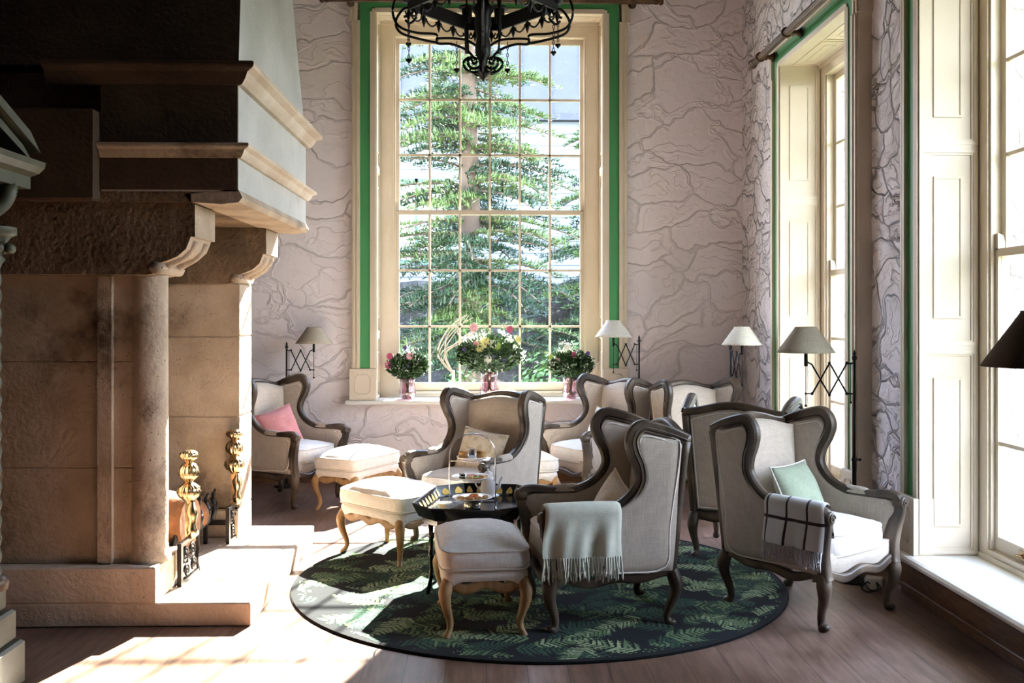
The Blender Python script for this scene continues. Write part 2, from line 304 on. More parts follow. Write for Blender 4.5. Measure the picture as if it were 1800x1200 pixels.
class MB:
    def __init__(s): s.v = []; s.f = []; s.m = []; s.mi = 0; s.uv = None; s.sm = []; s.smooth = True
    def face(s, idx): s.f.append(tuple(idx)); s.m.append(s.mi); s.sm.append(s.smooth)
    def poly(s, pts):
        b = len(s.v); s.v += [tuple(p) for p in pts]; s.face(range(b, b+len(pts)))
    def box(s, x0, x1, y0, y1, z0, z1, bev=0):
        s.prism_z([(x0, y0), (x1, y0), (x1, y1), (x0, y1)], z0, z1, bev)
    def prism_z(s, pts, z0, z1, bev=0):
        """pts counter-clockwise in x,y"""
        sm = s.smooth; s.smooth = False; n = len(pts)
        cx = sum(p[0] for p in pts)/n; cy = sum(p[1] for p in pts)/n
        if bev > 0:
            def ins(k):
                o = []
                for i in range(n):
                    a, b, c = V((*pts[i-1], 0)), V((*pts[i], 0)), V((*pts[(i+1) % n], 0))
                    d1 = (b-a).normalized(); d2 = (c-b).normalized(); n1 = V((-d1.y, d1.x, 0)); n2 = V((-d2.y, d2.x, 0))
                    bs = (n1+n2); bs = bs/max(.3, bs.dot(n1)); q = b+bs*k; o.append((q.x, q.y))
                return o
            rings = [(ins(bev), z0), (pts, z0+bev), (pts, z1-bev), (ins(bev), z1)]
        else: rings = [(pts, z0), (pts, z1)]
        b = len(s.v)
        for pp, z in rings: s.v += [(p[0], p[1], z) for p in pp]
        for r in range(len(rings)-1):
            for i in range(n):
                j = (i+1) % n; s.face((b+r*n+i, b+r*n+j, b+(r+1)*n+j, b+(r+1)*n+i))
        s.face([b+i for i in range(n)][::-1]); s.face([b+(len(rings)-1)*n+i for i in range(n)]); s.smooth = sm
    def prism(s, pts, ax, a0, a1):
        """polygon pts in the two axes other than ax (cyclic order), extruded along ax"""
        sm = s.smooth; s.smooth = False; b = len(s.v); n = len(pts)
        for a in (a0, a1):
            for p in pts:
                if ax == 'x': s.v.append((a, p[0], p[1]))
                elif ax == 'y': s.v.append((p[0], a, p[1]))
                else: s.v.append((p[0], p[1], a))
        for i in range(n):
            j = (i+1) % n; s.face((b+i, b+j, b+n+j, b+n+i))
        s.face([b+i for i in range(n)]); s.face([b+n+i for i in range(n)][::-1]); s.smooth = sm
    def grid(s, fn, nu, nv, cu=False, cv=False):
        b = len(s.v)
        for i in range(nu+(0 if cu else 1)):
            for j in range(nv+(0 if cv else 1)): s.v.append(tuple(fn(i/nu, j/nv)))
        W = nv+(0 if cv else 1); Hh = nu+(0 if cu else 1)
        for i in range(nu):
            for j in range(nv):
                a = i; a2 = (i+1) % Hh; c = j; c2 = (j+1) % W
                s.face((b+a*W+c, b+a2*W+c, b+a2*W+c2, b+a*W+c2))
    def sweep(s, pts, prof, ref=(0, 0, 1), scale=None, closed=False, cap=True):
        P = [V(p) for p in pts]; n = len(P); k = len(prof); b = len(s.v); ref = V(ref)
        for i, p in enumerate(P):
            if closed: t = P[(i+1) % n]-P[i-1]
            else: t = P[min(i+1, n-1)]-P[max(i-1, 0)]
            if t.length < 1e-9: t = V((0, 0, 1))
            t.normalize(); a = ref-t*ref.dot(t)
            if a.length < 1e-4: a = V((1, 0, 0))-t*t.x
            a.normalize(); c = t.cross(a); sc = 1 if scale is None else scale(i/(n-1))
            for q in prof: s.v.append(tuple(p+a*(q[0]*sc)+c*(q[1]*sc)))
        for i in range(n if closed else n-1):
            i2 = (i+1) % n
            for j in range(k):
                j2 = (j+1) % k; s.face((b+i*k+j, b+i*k+j2, b+i2*k+j2, b+i2*k+j))
        if cap and not closed: s.face([b+j for j in range(k)][::-1]); s.face([b+(n-1)*k+j for j in range(k)])
    def tube(s, pts, r, k=8, ref=(0, 0, 1), closed=False, scale=None):
        if isinstance(r, (list, tuple)):
            rr = r; m = len(rr)-1
            f = lambda t: lerp(rr[min(int(t*m), m)], rr[min(int(t*m)+1, m)], t*m-int(t*m)); r = 1; scale = f
        s.sweep(pts, [(r*math.cos(2*PI*j/k), r*math.sin(2*PI*j/k)) for j in range(k)], ref, scale, closed)
    def lathe(s, prof, c=(0, 0, 0), k=20, ax='z', flute=0, nf=12):
        c = V(c)
        def fn(u, v):
            i = min(int(v*(len(prof)-1)), len(prof)-2) if v < 1 else len(prof)-1
            r, h = prof[min(round(v*(len(prof)-1)), len(prof)-1)]; a = 2*PI*u; r = r*(1+flute*math.cos(nf*a))
            x, y = r*math.cos(a), r*math.sin(a)
            return c+(V((x, y, h)) if ax == 'z' else V((x, h, y)) if ax == 'y' else V((h, x, y)))
        s.grid(fn, k, len(prof)-1, cu=True)
    def ball(s, c, r, k=10, n=6, sq=(1, 1, 1)):
        c = V(c)
        s.grid(lambda u, v: c+V((r*sq[0]*math.sin(PI*v)*math.cos(2*PI*u), r*sq[1]*math.sin(PI*v)*math.sin(2*PI*u), -r*sq[2]*math.cos(PI*v))), k, n, cu=True)
    def build(s, name, mats, parent=None, loc=None, fix=True):
        me = bpy.data.meshes.new(name); me.from_pydata(s.v, [], s.f)
        if not isinstance(mats, (list, tuple)): mats = [mats]
        for m in mats: me.materials.append(MAT[m] if isinstance(m, str) else m)
        me.polygons.foreach_set('material_index', s.m); me.polygons.foreach_set('use_smooth', s.sm)
        if fix and len(s.f) < 60000:
            import bmesh
            bm = bmesh.new(); bm.from_mesh(me); bmesh.ops.remove_doubles(bm, verts=bm.verts, dist=1e-5)
            bmesh.ops.recalc_face_normals(bm, faces=bm.faces); bm.to_mesh(me); bm.free()
        o = bpy.data.objects.new(name, me); C.objects.link(o)
        if parent: o.parent = parent
        if loc: o.location = loc
        return o

def thing(name, label, cat, loc=(0, 0, 0), rz=0, group=None):
    o = bpy.data.objects.new(name, None); C.objects.link(o); o.location = loc; o.rotation_euler = (0, 0, rz)
    o.empty_display_size = .1; o['label'] = label; o['category'] = cat
    if group: o['group'] = group
    return o
def tag(o, label, cat, group=None, kind=None):
    o['label'] = label; o['category'] = cat
    if group: o['group'] = group
    if kind: o['kind'] = kind
    return o
def struct(o, label=None, cat=None):
    o['kind'] = 'structure'
    if label: o['label'] = label; o['category'] = cat
    return o
def copy_tree(o, parent=None):
    c = o.copy(); C.objects.link(c)
    if parent: c.parent = parent
    for ch in list(o.children): copy_tree(ch, c)
    return c
def dup(o, label, loc, rz=0, group=None):
    c = copy_tree(o); c['label'] = label; c.location = loc; c.rotation_euler = (0, 0, rz)
    if group: c['group'] = group
    return c

# ---------------------------------------------------------------- the room
XR, YB, ZC = 2.56, 9.90, 5.35      # right wall face, back wall face, ceiling
b = MB(); b.smooth = False; b.box(-6.2, 3.2, -4.2, 10.5, -.12, 0)
struct(b.build('floor', 'floor'), 'worn dark oak plank floor with pools of sunlight', 'floor')
b = MB(); b.smooth = False; b.box(-6.2, 3.2, -4.2, 10.5, ZC, ZC+.15)
struct(b.build('ceiling', 'ceil'), 'dark ceiling above the chandelier', 'ceiling')
WX0, WX1 = -1.10, 1.17; WZ0, WZ1 = .77, 4.66
b = MB(); b.smooth = False
for q in ((-6.2, WX0, 0, ZC), (WX1, 3.2, 0, ZC), (WX0, WX1, 0, WZ0), (WX0, WX1, WZ1, ZC)):
    b.box(q[0], q[1], YB, YB+.42, q[2], q[3])
struct(b.build('wall_back', 'wall_back'), 'white painted rubble stone wall behind the tall window', 'wall')
WINS = [(8.34, 6.78), (5.64, 4.08)]      # far and near edge of each opening in the right wall
b = MB(); b.smooth = False; y = YB+.42
for far, near in WINS:
    b.box(XR, XR+.55, far+.03, y, 0, ZC); b.box(XR, XR+.55, near-.03, far+.03, 0, .23); b.box(XR, XR+.55, near-.03, far+.03, 3.785, ZC); y = near-.03
b.box(XR, XR+.55, -4.2, y, 0, ZC)
struct(b.build('wall_right', 'wall_right'), 'rough white painted rubble wall between the side windows', 'wall')
b = MB(); b.smooth = False; b.box(-6.2, -6.05, -4.2, 10.3, 0, ZC)
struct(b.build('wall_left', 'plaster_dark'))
b = MB(); b.smooth = False; b.box(-6.05, 2.56, -4.2, -4.05, 0, ZC)
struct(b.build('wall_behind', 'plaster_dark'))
b = MB(); b.smooth = False; b.box(-6.05, -2.45, 6.32, 6.5, 0, ZC)
struct(b.build('wall_alcove', 'wall_right'), 'narrow strip of pale wall left of the stone fireplace', 'wall')
def skirting(name, x0, y0, x1, y1, h=.245, dx=0, dy=0):
    b = MB(); b.smooth = False
    for (o, z0, z1) in ((.022, 0, h-.055), (.032, 0, .02), (.03, h-.055, h-.03), (.016, h-.03, h)):
        if dx: b.box(x0+min(0, dx*o), x0+max(0, dx*o), y0, y1, z0, z1)
        else: b.box(x0, x1, y0+min(0, dy*o), y0+max(0, dy*o), z0, z1)
    return struct(b.build(name, 'base'))
skirting('baseboard_back', -6.0, YB, XR, YB, dy=-1)
skirting('baseboard_right', XR, -4.0, XR, YB, h=.236, dx=-1)

# ---------------------------------------------------------------- windows
def window(name, label, ow, z0, z1, D, cols, rows_u, rows_l, meet, proj, cas=.115, mould=.085, block=True, stile=.055, blockh=.33, frame_in=.075, splits=(), head=True):
    """local x across, +y outwards; y=0 is the casing face; opening ow wide centred on x=0"""
    root = bpy.data.objects.new(name, None); C.objects.link(root); struct(root, label, 'window')
    h = ow/2; zc = z0+blockh if block else z0
    def part(bb, nm, mt, par=root): return bb.build(nm, mt, par)
    # casing: inner bead, flat green band (own part), outer stepped moulding with ears
    g = MB(); g.smooth = False
    for s in (-1, 1):
        x0, x1 = sorted((s*(h+.03), s*(h+.03+cas))); g.box(x0, x1, .012, proj, zc, z1+.03+cas)
    g.box(-h-.03, h+.03, .012, proj, z1+.03, z1+.03+cas)
    part(g, 'green_band', 'green')
    c = MB(); c.smooth = False
    for s in (-1, 1):
        x0, x1 = sorted((s*(h-.005), s*(h+.03))); c.box(x0, x1, 0, proj, zc, z1+.03)
        for a, bb_, yy in ((0, .03, .0), (.03, .05, .016), (.05, .068, .006), (.068, mould, .022)):
            x0, x1 = sorted((s*(h+.03+cas+a), s*(h+.03+cas+bb_))); c.box(x0, x1, yy-.012, proj, zc, z1+.03-.12)
            x0, x1 = sorted((s*(h+.055+cas+a), s*(h+.055+cas+bb_))); c.box(x0, x1, yy-.012, proj, z1-.09, z1+.03+cas+mould)
    c.box(-h+.006, h-.006, 0, proj+.003, z1-.005, z1+.03)
    for a, bb_, yy in ((0, .03, .0), (.03, .05, .016), (.05, .068, .006), (.068, mould, .022)):
        c.box(-h-.055-cas, h+.055+cas, yy-.012, proj, z1+.03+cas+a, z1+.03+cas+bb_)
    part(c, 'casing', 'cream')
    if block:
        for s in (-1, 1):
            k = MB(); k.smooth = False; x0, x1 = sorted((s*(h-.012), s*(h+.045+cas+mould)))
            k.box(x0, x1, -.02, proj, z0, zc, .006)
            cx = (x0+x1)/2; hw = (x1-x0)/2-.055; hz = blockh/2-.06; cz = (z0+zc)/2; e = .03
            pts = [(cx-hw+e, cz-hz), (cx+hw-e, cz-hz), (cx+hw, cz-hz+e), (cx+hw, cz+hz-e), (cx+hw-e, cz+hz), (cx-hw+e, cz+hz), (cx-hw, cz+hz-e), (cx-hw, cz-hz+e)]
            k.tube([(p[0], -.021, p[1]) for p in pts], .005, 6, closed=True)
            part(k, 'plinth_block', 'cream_block')
    # reveal panels either side (shutters) and head
    for s in (-1, 1):
        p = MB(); p.smooth = False
        x0, x1 = sorted((s*h, s*(h+.05))); p.box(x0, x1, .002, D+.06, z0, z1)
        zz = [z0]+list(splits)+[z1]
        def ring(xa, ya, yb, za, zb, wd, th):
            for q in ((ya, yb, za, za+wd), (ya, yb, zb-wd, zb), (ya, ya+wd, za+wd, zb-wd), (yb-wd, yb, za+wd, zb-wd)):
                xx = sorted((s*h, s*(h-th))); p.box(xx[0], xx[1], q[0], q[1], q[2], q[3])
        for za, zb in zip(zz, zz[1:]):
            ring(0, .012, D-.01, za+.012, zb-.012, .022, .016); ring(0, .034, D-.032, za+.034, zb-.034, .012, .009)
            m = D*.27; ring(0, m, D-m, za+.17, zb-.17, .012, .012)
            xx = sorted((s*h, s*(h-.014))); p.box(xx[0], xx[1], .014, D-.014, zb-.0115, min(z1, zb+.0115))
            xx = sorted((s*h, s*(h-.006))); p.box(xx[0], xx[1], m+.012, D-m-.012, za+.182, zb-.182)
        part(p, 'shutter_panel', 'cream')
    p = MB(); p.smooth = False; p.box(-h, h, .002, D+.06, z1, z1+.04)
    n = max(1, round(ow/.8))
    for i in range(n):
        xa = -h+.03+i*(2*h-.03)/n; xb = xa+(2*h-.06)/n-.02
        for q in ((xa, xb, .115, .13), (xa, xb, D-.05, D-.03), (xa, xa+.02, .13, D-.05), (xb-.02, xb, .13, D-.05)): p.box(q[0], q[1], q[2], q[3], z1-.006, z1)
        for q in ((xa+.1, xb-.1, .18, .192), (xa+.1, xb-.1, D-.112, D-.1), (xa+.1, xa+.112, .192, D-.112), (xb-.112, xb-.1, .192, D-.112)): p.box(q[0], q[1], q[2], q[3], z1-.004, z1)
    part(p, 'head_panel', 'cream')
    # box frame
    f = MB(); f.smooth = False; F = frame_in
    for s in (-1, 1):
        x0, x1 = sorted((s*(h-F), s*h)); f.box(x0, x1, D, D+.13, z0, z1)
        x0, x1 = sorted((s*(h-F-.018), s*(h-F))); f.box(x0, x1, D+.014, D+.035, z0, z1-F); f.box(x0, x1, D+.09, D+.12, z0, z1-F)
    f.box(-h+F, h-F, D, D+.13, z1-F, z1); f.box(-h+F, h-F, D, D+.14, z0, z0+.06)
    f.box(-h, h, D-.02, D, z1-.03, z1); f.box(-h, h, D-.012, D, z0, z0+.03)
    part(f, 'box_frame', 'cream')
    # sashes
    hh = h-F
    def sash(nm, za, zb, yy, rows, horn):
        st = MB(); st.smooth = False; t = .04; lo = stile+.03 if nm == 'lower_sash' else .045; hi = .045 if nm == 'lower_sash' else stile
        for s in (-1, 1):
            x0, x1 = sorted((s*(hh-stile), s*hh)); st.box(x0, x1, yy, yy+t, za, zb)
            if horn:
                st.prism([(yy, zb-.01), (yy+t, zb-.01), (yy+t, zb+.035), (yy+t*.7, zb+.075), (yy, zb+.085)], 'x', x0, x1) if nm == 'lower_sash' else None
        st.box(-hh+stile, hh-stile, yy, yy+t, za, za+lo); st.box(-hh+stile, hh-stile, yy, yy+t, zb-hi, zb)
        gx0, gx1, gz0, gz1 = -hh+stile, hh-stile, za+lo, zb-hi
        for i in range(1, cols):
            x = lerp(gx0, gx1, i/cols); st.box(x-.011, x+.011, yy+.004, yy+t-.004, gz0, gz1)
        for i in range(1, rows):
            z = lerp(gz0, gz1, i/rows); st.box(gx0, gx1, yy+.004, yy+t-.004, z-.011, z+.011)
        so = part(st, nm, 'cream')
        gl = MB(); gl.smooth = False; gl.box(gx0, gx1, yy+.018, yy+.022, gz0, gz1); gl.build('glass_panes', 'glass', so)
        if nm == 'lower_sash' and cols == 4:
            for s in (-1, 1):
                lf = MB(); xx = s*hh*.55; lf.box(xx-.03, xx+.03, yy-.004, yy, za+.012, za+.06); lf.tube([(xx-.02, yy-.004, za+.03), (xx-.018, yy-.03, za+.035), (xx+.018, yy-.03, za+.035), (xx+.02, yy-.004, za+.03)], .006, 6)
                lf.build('sash_lift', 'brass', so)
    sash('lower_sash', z0+.06, meet+.02, D+.037, rows_l, True)
    sash('upper_sash', meet-.025, z1-F, D+.082, rows_u, False)
    # sill with rounded nosing
    s_ = MB(); E = h+.045+cas+mould+.035
    prof = [(D+.14, z0), (-.045, z0), (-.062, z0-.006), (-.072, z0-.02), (-.068, z0-.036), (-.055, z0-.046), (-.03, z0-.048), (proj+.0, z0-.048), (proj, z0-.02), (D+.14, z0-.02)]
    s_.prism([(p[0], p[1]) for p in prof[:9]], 'x', -E, E) if False else None
    s_.smooth = False
    s_.prism(prof[1:8]+[(proj, z0-.048), (proj, z0)], 'x', -E, E); s_.box(-h, h, proj, D+.14, z0-.03, z0)
    part(s_, 'sill', 'sill')
    return root
CAS = .08
wb = window('window_1', 'tall cream sash window with green band in the back wall', 2.26, .812, 4.63, .33, 6, 3, 3, 2.70, CAS, cas=.118, mould=.085, frame_in=.15, stile=.055, blockh=.31, splits=(1.45, 3.1))
wb.location = (.035, YB-CAS, 0)
for i, (far, near) in enumerate(WINS):
    o = window('window_%d' % (i+2), ['tall side window between the two scissor lamps', 'tall side window with deep white sill at right edge of photo', 'side window beside the camera', 'side window behind the camera'][i],
               far-near, .27, 3.75, .36, 4, 3, 3, 2.0, .10, cas=.11, mould=.085, frame_in=.10, stile=.05, splits=(1.46, 2.61))
    o.location = (XR-.10, (far+near)/2, 0); o.rotation_euler = (0, 0, -R(90))
    # dark boxed plinth below the sill
    b = MB(); b.smooth = False; b.box(XR-.075, XR-.002, near-.24, far+.24, 0, .222, .004); b.box(XR-.085, XR-.002, near-.24, far+.24, 0, .06, .004)
    struct(b.build('trim_%d' % (i+1), 'base'))

# curtain poles
def pole(name, label, p0, p1, wall_dir, brk, r=.028):
    p0 = V(p0); p1 = V(p1); d = (p1-p0).normalized(); root = thing(name, label, 'curtain pole', p0)
    L_ = (p1-p0).length; q = MB()
    k = 14; side = d.cross(V((0, 0, 1)))
    q.grid(lambda u, v: d*(L_*v)+(side*math.cos(2*PI*u)+V((0, 0, 1))*math.sin(2*PI*u))*(r*(1+.08*math.cos(12*PI*u))), 48, 1, cu=True)
    q.build('rod', 'brass_old', root)
    for e, sg in ((0, -1), (L_, 1)):
        f = MB(); pr = [(.0, .10), (.03, .098), (.042, .08), (.036, .06), (.024, .05), (.034, .04), (.034, .02), (.028, .0), (.0, 0)]
        f.grid(lambda u, v: d*(e+sg*pr[round(v*8)][1])+(side*math.cos(2*PI*u)+V((0, 0, 1))*math.sin(2*PI*u))*pr[round(v*8)][0], 16, 8, cu=True)
        f.build('finial', 'brass_old', root)
    for t in brk:
        f = MB(); w_ = V(wall_dir); c0 = d*(L_*t)
        f.tube([c0+w_*a for a in (.0, .03, .05, .07, .09, .115)], [.034, .022, .03, .018, .026, .042], 12)
        f.tube([c0+(side*math.cos(a)+V((0, 0, 1))*math.sin(a))*.036 for a in [2*PI*i/16 for i in range(16)]], .009, 6, ref=d, closed=True)
        f.build('bracket', 'brass_old', root)
    return root
pole('curtain_pole', 'gilt curtain pole above the back window, cut by the top edge', (-1.52, YB-.20, 4.715), (1.63, YB-.20, 4.715), (0, 1, 0), (.06, .94))
pole('curtain_pole', 'gilt curtain pole over the far side window, its finial near the corner', (XR-.22, 8.62, 3.85), (XR-.22, 6.45, 3.85), (1, 0, 0), (.08, .42, .9))

# ---------------------------------------------------------------- outdoors
b = MB(); b.smooth = False; b.box(-30, 40, 10.6, 60, -.3, -.25); b.box(3.4, 40, -30, 10.6, -.3, -.25)
tag(b.build('lawn', 'grass'), 'green lawn outside the windows', 'lawn', kind='stuff')
hs = thing('garden_house', 'pale blue clapboard house with grey roof behind the cedar', 'house', (0, 25, 0))
b = MB(); b.smooth = False
z = 1.4
while z < 6.5:
    b.prism([(-.03, z), (.0, z+.30), (.25, z+.30), (.25, z)], 'x', -9, 9); z += .30
b.box(-9, 9, .05, 3, -.3, 1.5)
b.build('clapboard_wall', 'siding', hs)
b = MB(); b.smooth = False; b.box(-9.2, 9.2, -.25, .3, 6.5, 6.66)
b.build('gutter', 'roofing', hs)
b = MB(); b.smooth = False
for i in range(24):
    x = -9+i*.76; b.prism([(-.1, 6.66), (-.1, 6.70), (.9, 10.0), (.95, 9.98)], 'x', x, x+.74); b.prism([(-.16, 6.66), (-.13, 6.72), (.87, 10.02), (.85, 9.98)], 'x', x+.73, x+.77)
b.build('roof', 'roofing', hs)
for x0, x1 in ((-2.6, -.9), (4.6, 5.8)):
    b = MB(); b.smooth = False
    b.box(x0, x1, -.07, 0, 2.9, 3.02); b.box(x0, x1, -.07, 0, 4.9, 5.05); b.box(x0, x0+.14, -.07, 0, 2.9, 5.05); b.box(x1-.14, x1, -.07, 0, 2.9, 5.05); b.box((x0+x1)/2-.04, (x0+x1)/2+.04, -.07, 0, 2.9, 5.05)
    wo = b.build('window_frame', 'turq', hs); p = MB(); p.box(x0+.14, x1-.14, -.045, -.035, 3.0, 4.95); p.build('pane', MAT['cream_food'], wo)
b = MB(); b.smooth = False; b.box(-3.35, -2.9, -.10, 0, 1.4, 6.5); b.build('corner_board', 'turq', hs)
# stone bank in front of the house
rnd = random.Random(3)
b = MB(); b.grid(lambda u, v: V((lerp(-8, 8, u), 20.2+.35*noise.noise(V((u*20, v*6, 3))), -.3+v*(2.62+.12*noise.noise(V((u*30, 0, 9)))))), 90, 16)
b.grid(lambda u, v: V((lerp(-8, 8, u), 20.2+v*4.8, 2.2+.1*noise.noise(V((u*30, v*9, 9))))), 40, 4)
tag(b.build('garden_bank', 'rock'), 'dark mossy stone garden wall behind the cedar', 'stone wall')

def cedar(name, label, loc, H, Rm, seed, top_bare=0, n_lv=30, low=.9, lean=0):
    rnd = random.Random(seed); root = thing(name, label, 'tree', loc)
    t = MB(); t.tube(spline([(0, 0, -.25), (.02, 0, H*.4), (lean*.5, 0, H*.75), (lean, .0, H)], 6), [.24, .2, .15, .10, .03], 10); t.build('trunk', 'trunk', root)
    fl = [MB(), MB()]; br = MB()
    for i in range(n_lv):
        f = i/(n_lv-1); z = low+(H-low)*f**.95
        for k in range(5 if f < .8 else 4):
            a = rnd.uniform(0, 2*PI); Lb = Rm*(1-f)**.5*rnd.uniform(.65, 1.1)+.25
            d = V((math.cos(a), math.sin(a), 0)); sd = V((-d.y, d.x, 0)); zz = z+rnd.uniform(-.15, .15)
            rise = rnd.uniform(.02, .22); P = []
            for j in range(9):
                s = j/8; P.append(V((lean*f, 0, zz))+d*(Lb*s)+V((0, 0, Lb*(rise*s-.30*s*s)))+sd*(.06*Lb*math.sin(3*s+i)))
            br.tube(P, [.035*(1-f*.5), .008], 5)
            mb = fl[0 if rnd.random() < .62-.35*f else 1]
            for j in range(1, 9):
                for sg in (-1, 1):
                    for q in range(2):
                        s = (j-rnd.random()*.9)/8; base = P[max(0, min(7, int(s*8)))].lerp(P[min(8, int(s*8)+1)], s*8-int(s*8)) if s > 0 else P[0]
                        l = Lb*.40*(1-.55*s)*rnd.uniform(.6, 1.1)
                        td = (d*.75+sd*sg*rnd.uniform(.55, 1.0)+V((0, 0, rnd.uniform(-.28, .10)))).normalized()
                        steps = max(4, int(l/.065))
                        for m in range(steps):
                            u = (m+.5)/steps; p = base+td*(l*u)+V((0, 0, -.12*l*u*u))
                            for g in (-1, 1):
                                nd = (td*.6+sd*g*.5*sg+d*g*.3+V((0, 0, rnd.uniform(.0, .55)))).normalized(); ln = rnd.uniform(.06, .13)
                                wv = nd.cross(V((rnd.uniform(-1, 1), rnd.uniform(-1, 1), 1))).normalized()*.016
                                mb.smooth = False; mb.poly([p-wv, p+wv, p+nd*ln])
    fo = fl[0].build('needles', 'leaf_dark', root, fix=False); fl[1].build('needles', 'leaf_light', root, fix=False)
    br.build('branches', 'trunk', root)
    return root
cedar('cedar_tree', 'large cedar with layered branches filling the back window view', (-.3, 16.6, 0), 7.6, 2.0, 11, n_lv=38)
cedar('cedar_tree', 'smaller cedar rising at right of the back window view', (2.35, 19.0, 0), 5.6, 1.45, 5, n_lv=22)
def bush(loc, r, h, seed, label):
    rnd = random.Random(seed); b = MB(); b.smooth = False
    for i in range(900):
        v = V((rnd.gauss(0, 1), rnd.gauss(0, 1), abs(rnd.gauss(0, 1)))).normalized()*rnd.uniform(.6, 1)
        p = V((v.x*r, v.y*r, v.z*h)); n = (v+V((rnd.uniform(-1, 1), rnd.uniform(-1, 1), rnd.uniform(-.3, 1)))*.7).normalized()
        a = n.orthogonal().normalized(); c = n.cross(a); s = rnd.uniform(.03, .07)
        b.poly([p-a*s, p-c*s*.5, p+a*s*1.3, p+c*s*.5])
    root = thing('garden_shrub', label, 'shrub', loc, group=None); b.build('leaves', 'shrub', root, fix=False)
    s_ = MB(); s_.tube([(0, 0, -.3), (0, 0, h*.7)], .03, 6); s_.build('stem', 'trunk', root)
for i, (x, y, r, h) in enumerate(((-1.3, 14.2, .55, 1.15), (-.35, 13.6, .5, .95), (.75, 14.4, .6, 1.1), (1.5, 15.6, .6, 1.35))):
    bush((x, y, -.25), r, h+.25, 20+i, ['leafy green shrub outside, behind the left vase', 'low green shrub outside, left of the central bouquet', 'leafy green shrub outside, right of the central bouquet', 'taller green shrub outside, behind the right vase'][i])
# pale bare twig outside the glass
b = MB(); rnd = random.Random(4)
for i in range(9):
    a = rnd.uniform(.2, 1.5); b.tube(spline([(0, 0, 0), (-.18*rnd.uniform(.5, 1.2), 0, .25), (-.12+.3*math.cos(a), 0, .55*rnd.uniform(.7, 1.1)), (.25*math.cos(a)+.12, 0, .5+.25*math.sin(a))], 5), [.012, .004], 5)
o = b.build('bare_twig', 'twig'); o.location = (-.42, 12.6, .9); tag(o, 'curled pale bare twigs outside the lower left panes', 'twigs')
b2 = MB(); b2.tube([(0, 0, -1.2), (0, 0, .05)], .02, 6); b2.build('stem', 'twig', o)
# hedge and veranda posts beyond the side windows
b = MB(); b.smooth = False; rnd = random.Random(9)
for i in range(9000):
    p = V((rnd.uniform(11, 13.5), rnd.uniform(-12, 40), -.25+2.9*rnd.random()**.8)); a = V((rnd.uniform(-1, 1), rnd.uniform(-1, 1), rnd.uniform(-1, 1))).normalized(); c = a.orthogonal().normalized(); s = .16
    b.poly([p-a*s, p-c*s*.6, p+a*s, p+c*s*.6])
tag(b.build('garden_hedge', 'shrub', fix=False), 'green hedge across the lawn outside the side windows', 'hedge', kind='stuff')
vr = thing('veranda_roof', 'white veranda canopy above the side windows, outside', 'canopy', (3.1, 6.0, 4.15)); b = MB(); b.smooth = False; b.box(.02, 1.75, -4.0, 5.6, 0, .08); b.build('soffit', 'sill', vr); b = MB(); b.smooth = False; b.box(1.5, 1.7, -4.0, 5.6, -.14, 0); b.build('beam', 'sill', vr)
for i, (yy, lb) in enumerate(((11.4, 'white veranda post outside, farther from the window'), (7.3, 'white veranda post outside the right window'))):
    p = thing('veranda_post', lb, 'post', (4.7, yy, -.25)); b = MB(); b.smooth = False
    b.box(-.10, .10, -.10, .10, 0, 4.25, .01); b.build('shaft', 'sill', p); c = MB(); c.smooth = False; c.box(-.15, .15, -.15, .15, 0, .25, .01); c.build('base', 'sill', p)

# ---------------------------------------------------------------- stone fireplace (opening faces +X)
fp = thing('stone_fireplace', 'massive carved limestone fireplace with projecting hood at left', 'fireplace', (-1.9, 6.3, 0))
def P(mb, nm, mt, **k):
    for i, v in enumerate(mb.v): mb.v[i] = (v[0]+1.9, v[1]-6.3, v[2])
    return mb.build(nm, mt, fp, **k)
b = MB(); b.smooth = False
b.prism_z([(-2.9, 5.31), (-1.25, 5.31), (-1.245, 6.2), (-1.25, 7.25), (-2.9, 7.25)], 0, .125, .008); P(b, 'hearth_slab', 'stone_hearth')
b = MB(); b.smooth = False; b.box(-2.66, -1.75, 5.31, 5.80, .125, .315, .008); P(b, 'plinth_block', 'stone_hearth')
b = MB(); b.smooth = False; b.box(-2.66, -1.70, 6.86, 7.25, .125, .315, .008); P(b, 'plinth_block', 'stone_hearth')
# near pier with strip and round column
b = MB(); b.smooth = False; [b.box(-2.62, -1.90, 5.40, 5.74, z, z_, .005) for z, z_ in ((.315, .83), (.83, 1.40), (1.40, 1.865))]; P(b, 'pier', 'stone')
b = MB(); b.smooth = False; b.box(-2.075, -2.0, 5.365, 5.41, .315, 1.865, .01); P(b, 'pier_strip', 'stone')
def column(x, y, nm):
    b = MB(); r = .105
    b.lathe([(r*1.12, .315), (r*1.14, .335), (r*1.05, .36), (r, .39), (r, .8), (r*.99, 1.2), (r*.985, 1.6), (r*.985, 1.865)], (x, y, 0), 28); P(b, nm, 'stone')
column(-1.845, 5.485, 'column')
b = MB(); b.smooth = False; [b.box(-2.62, -1.70, 6.90, 7.25, z, z_, .008) for z, z_ in ((.315, .95), (.95, 1.50), (1.50, 1.865))]; P(b, 'pier', 'stone')
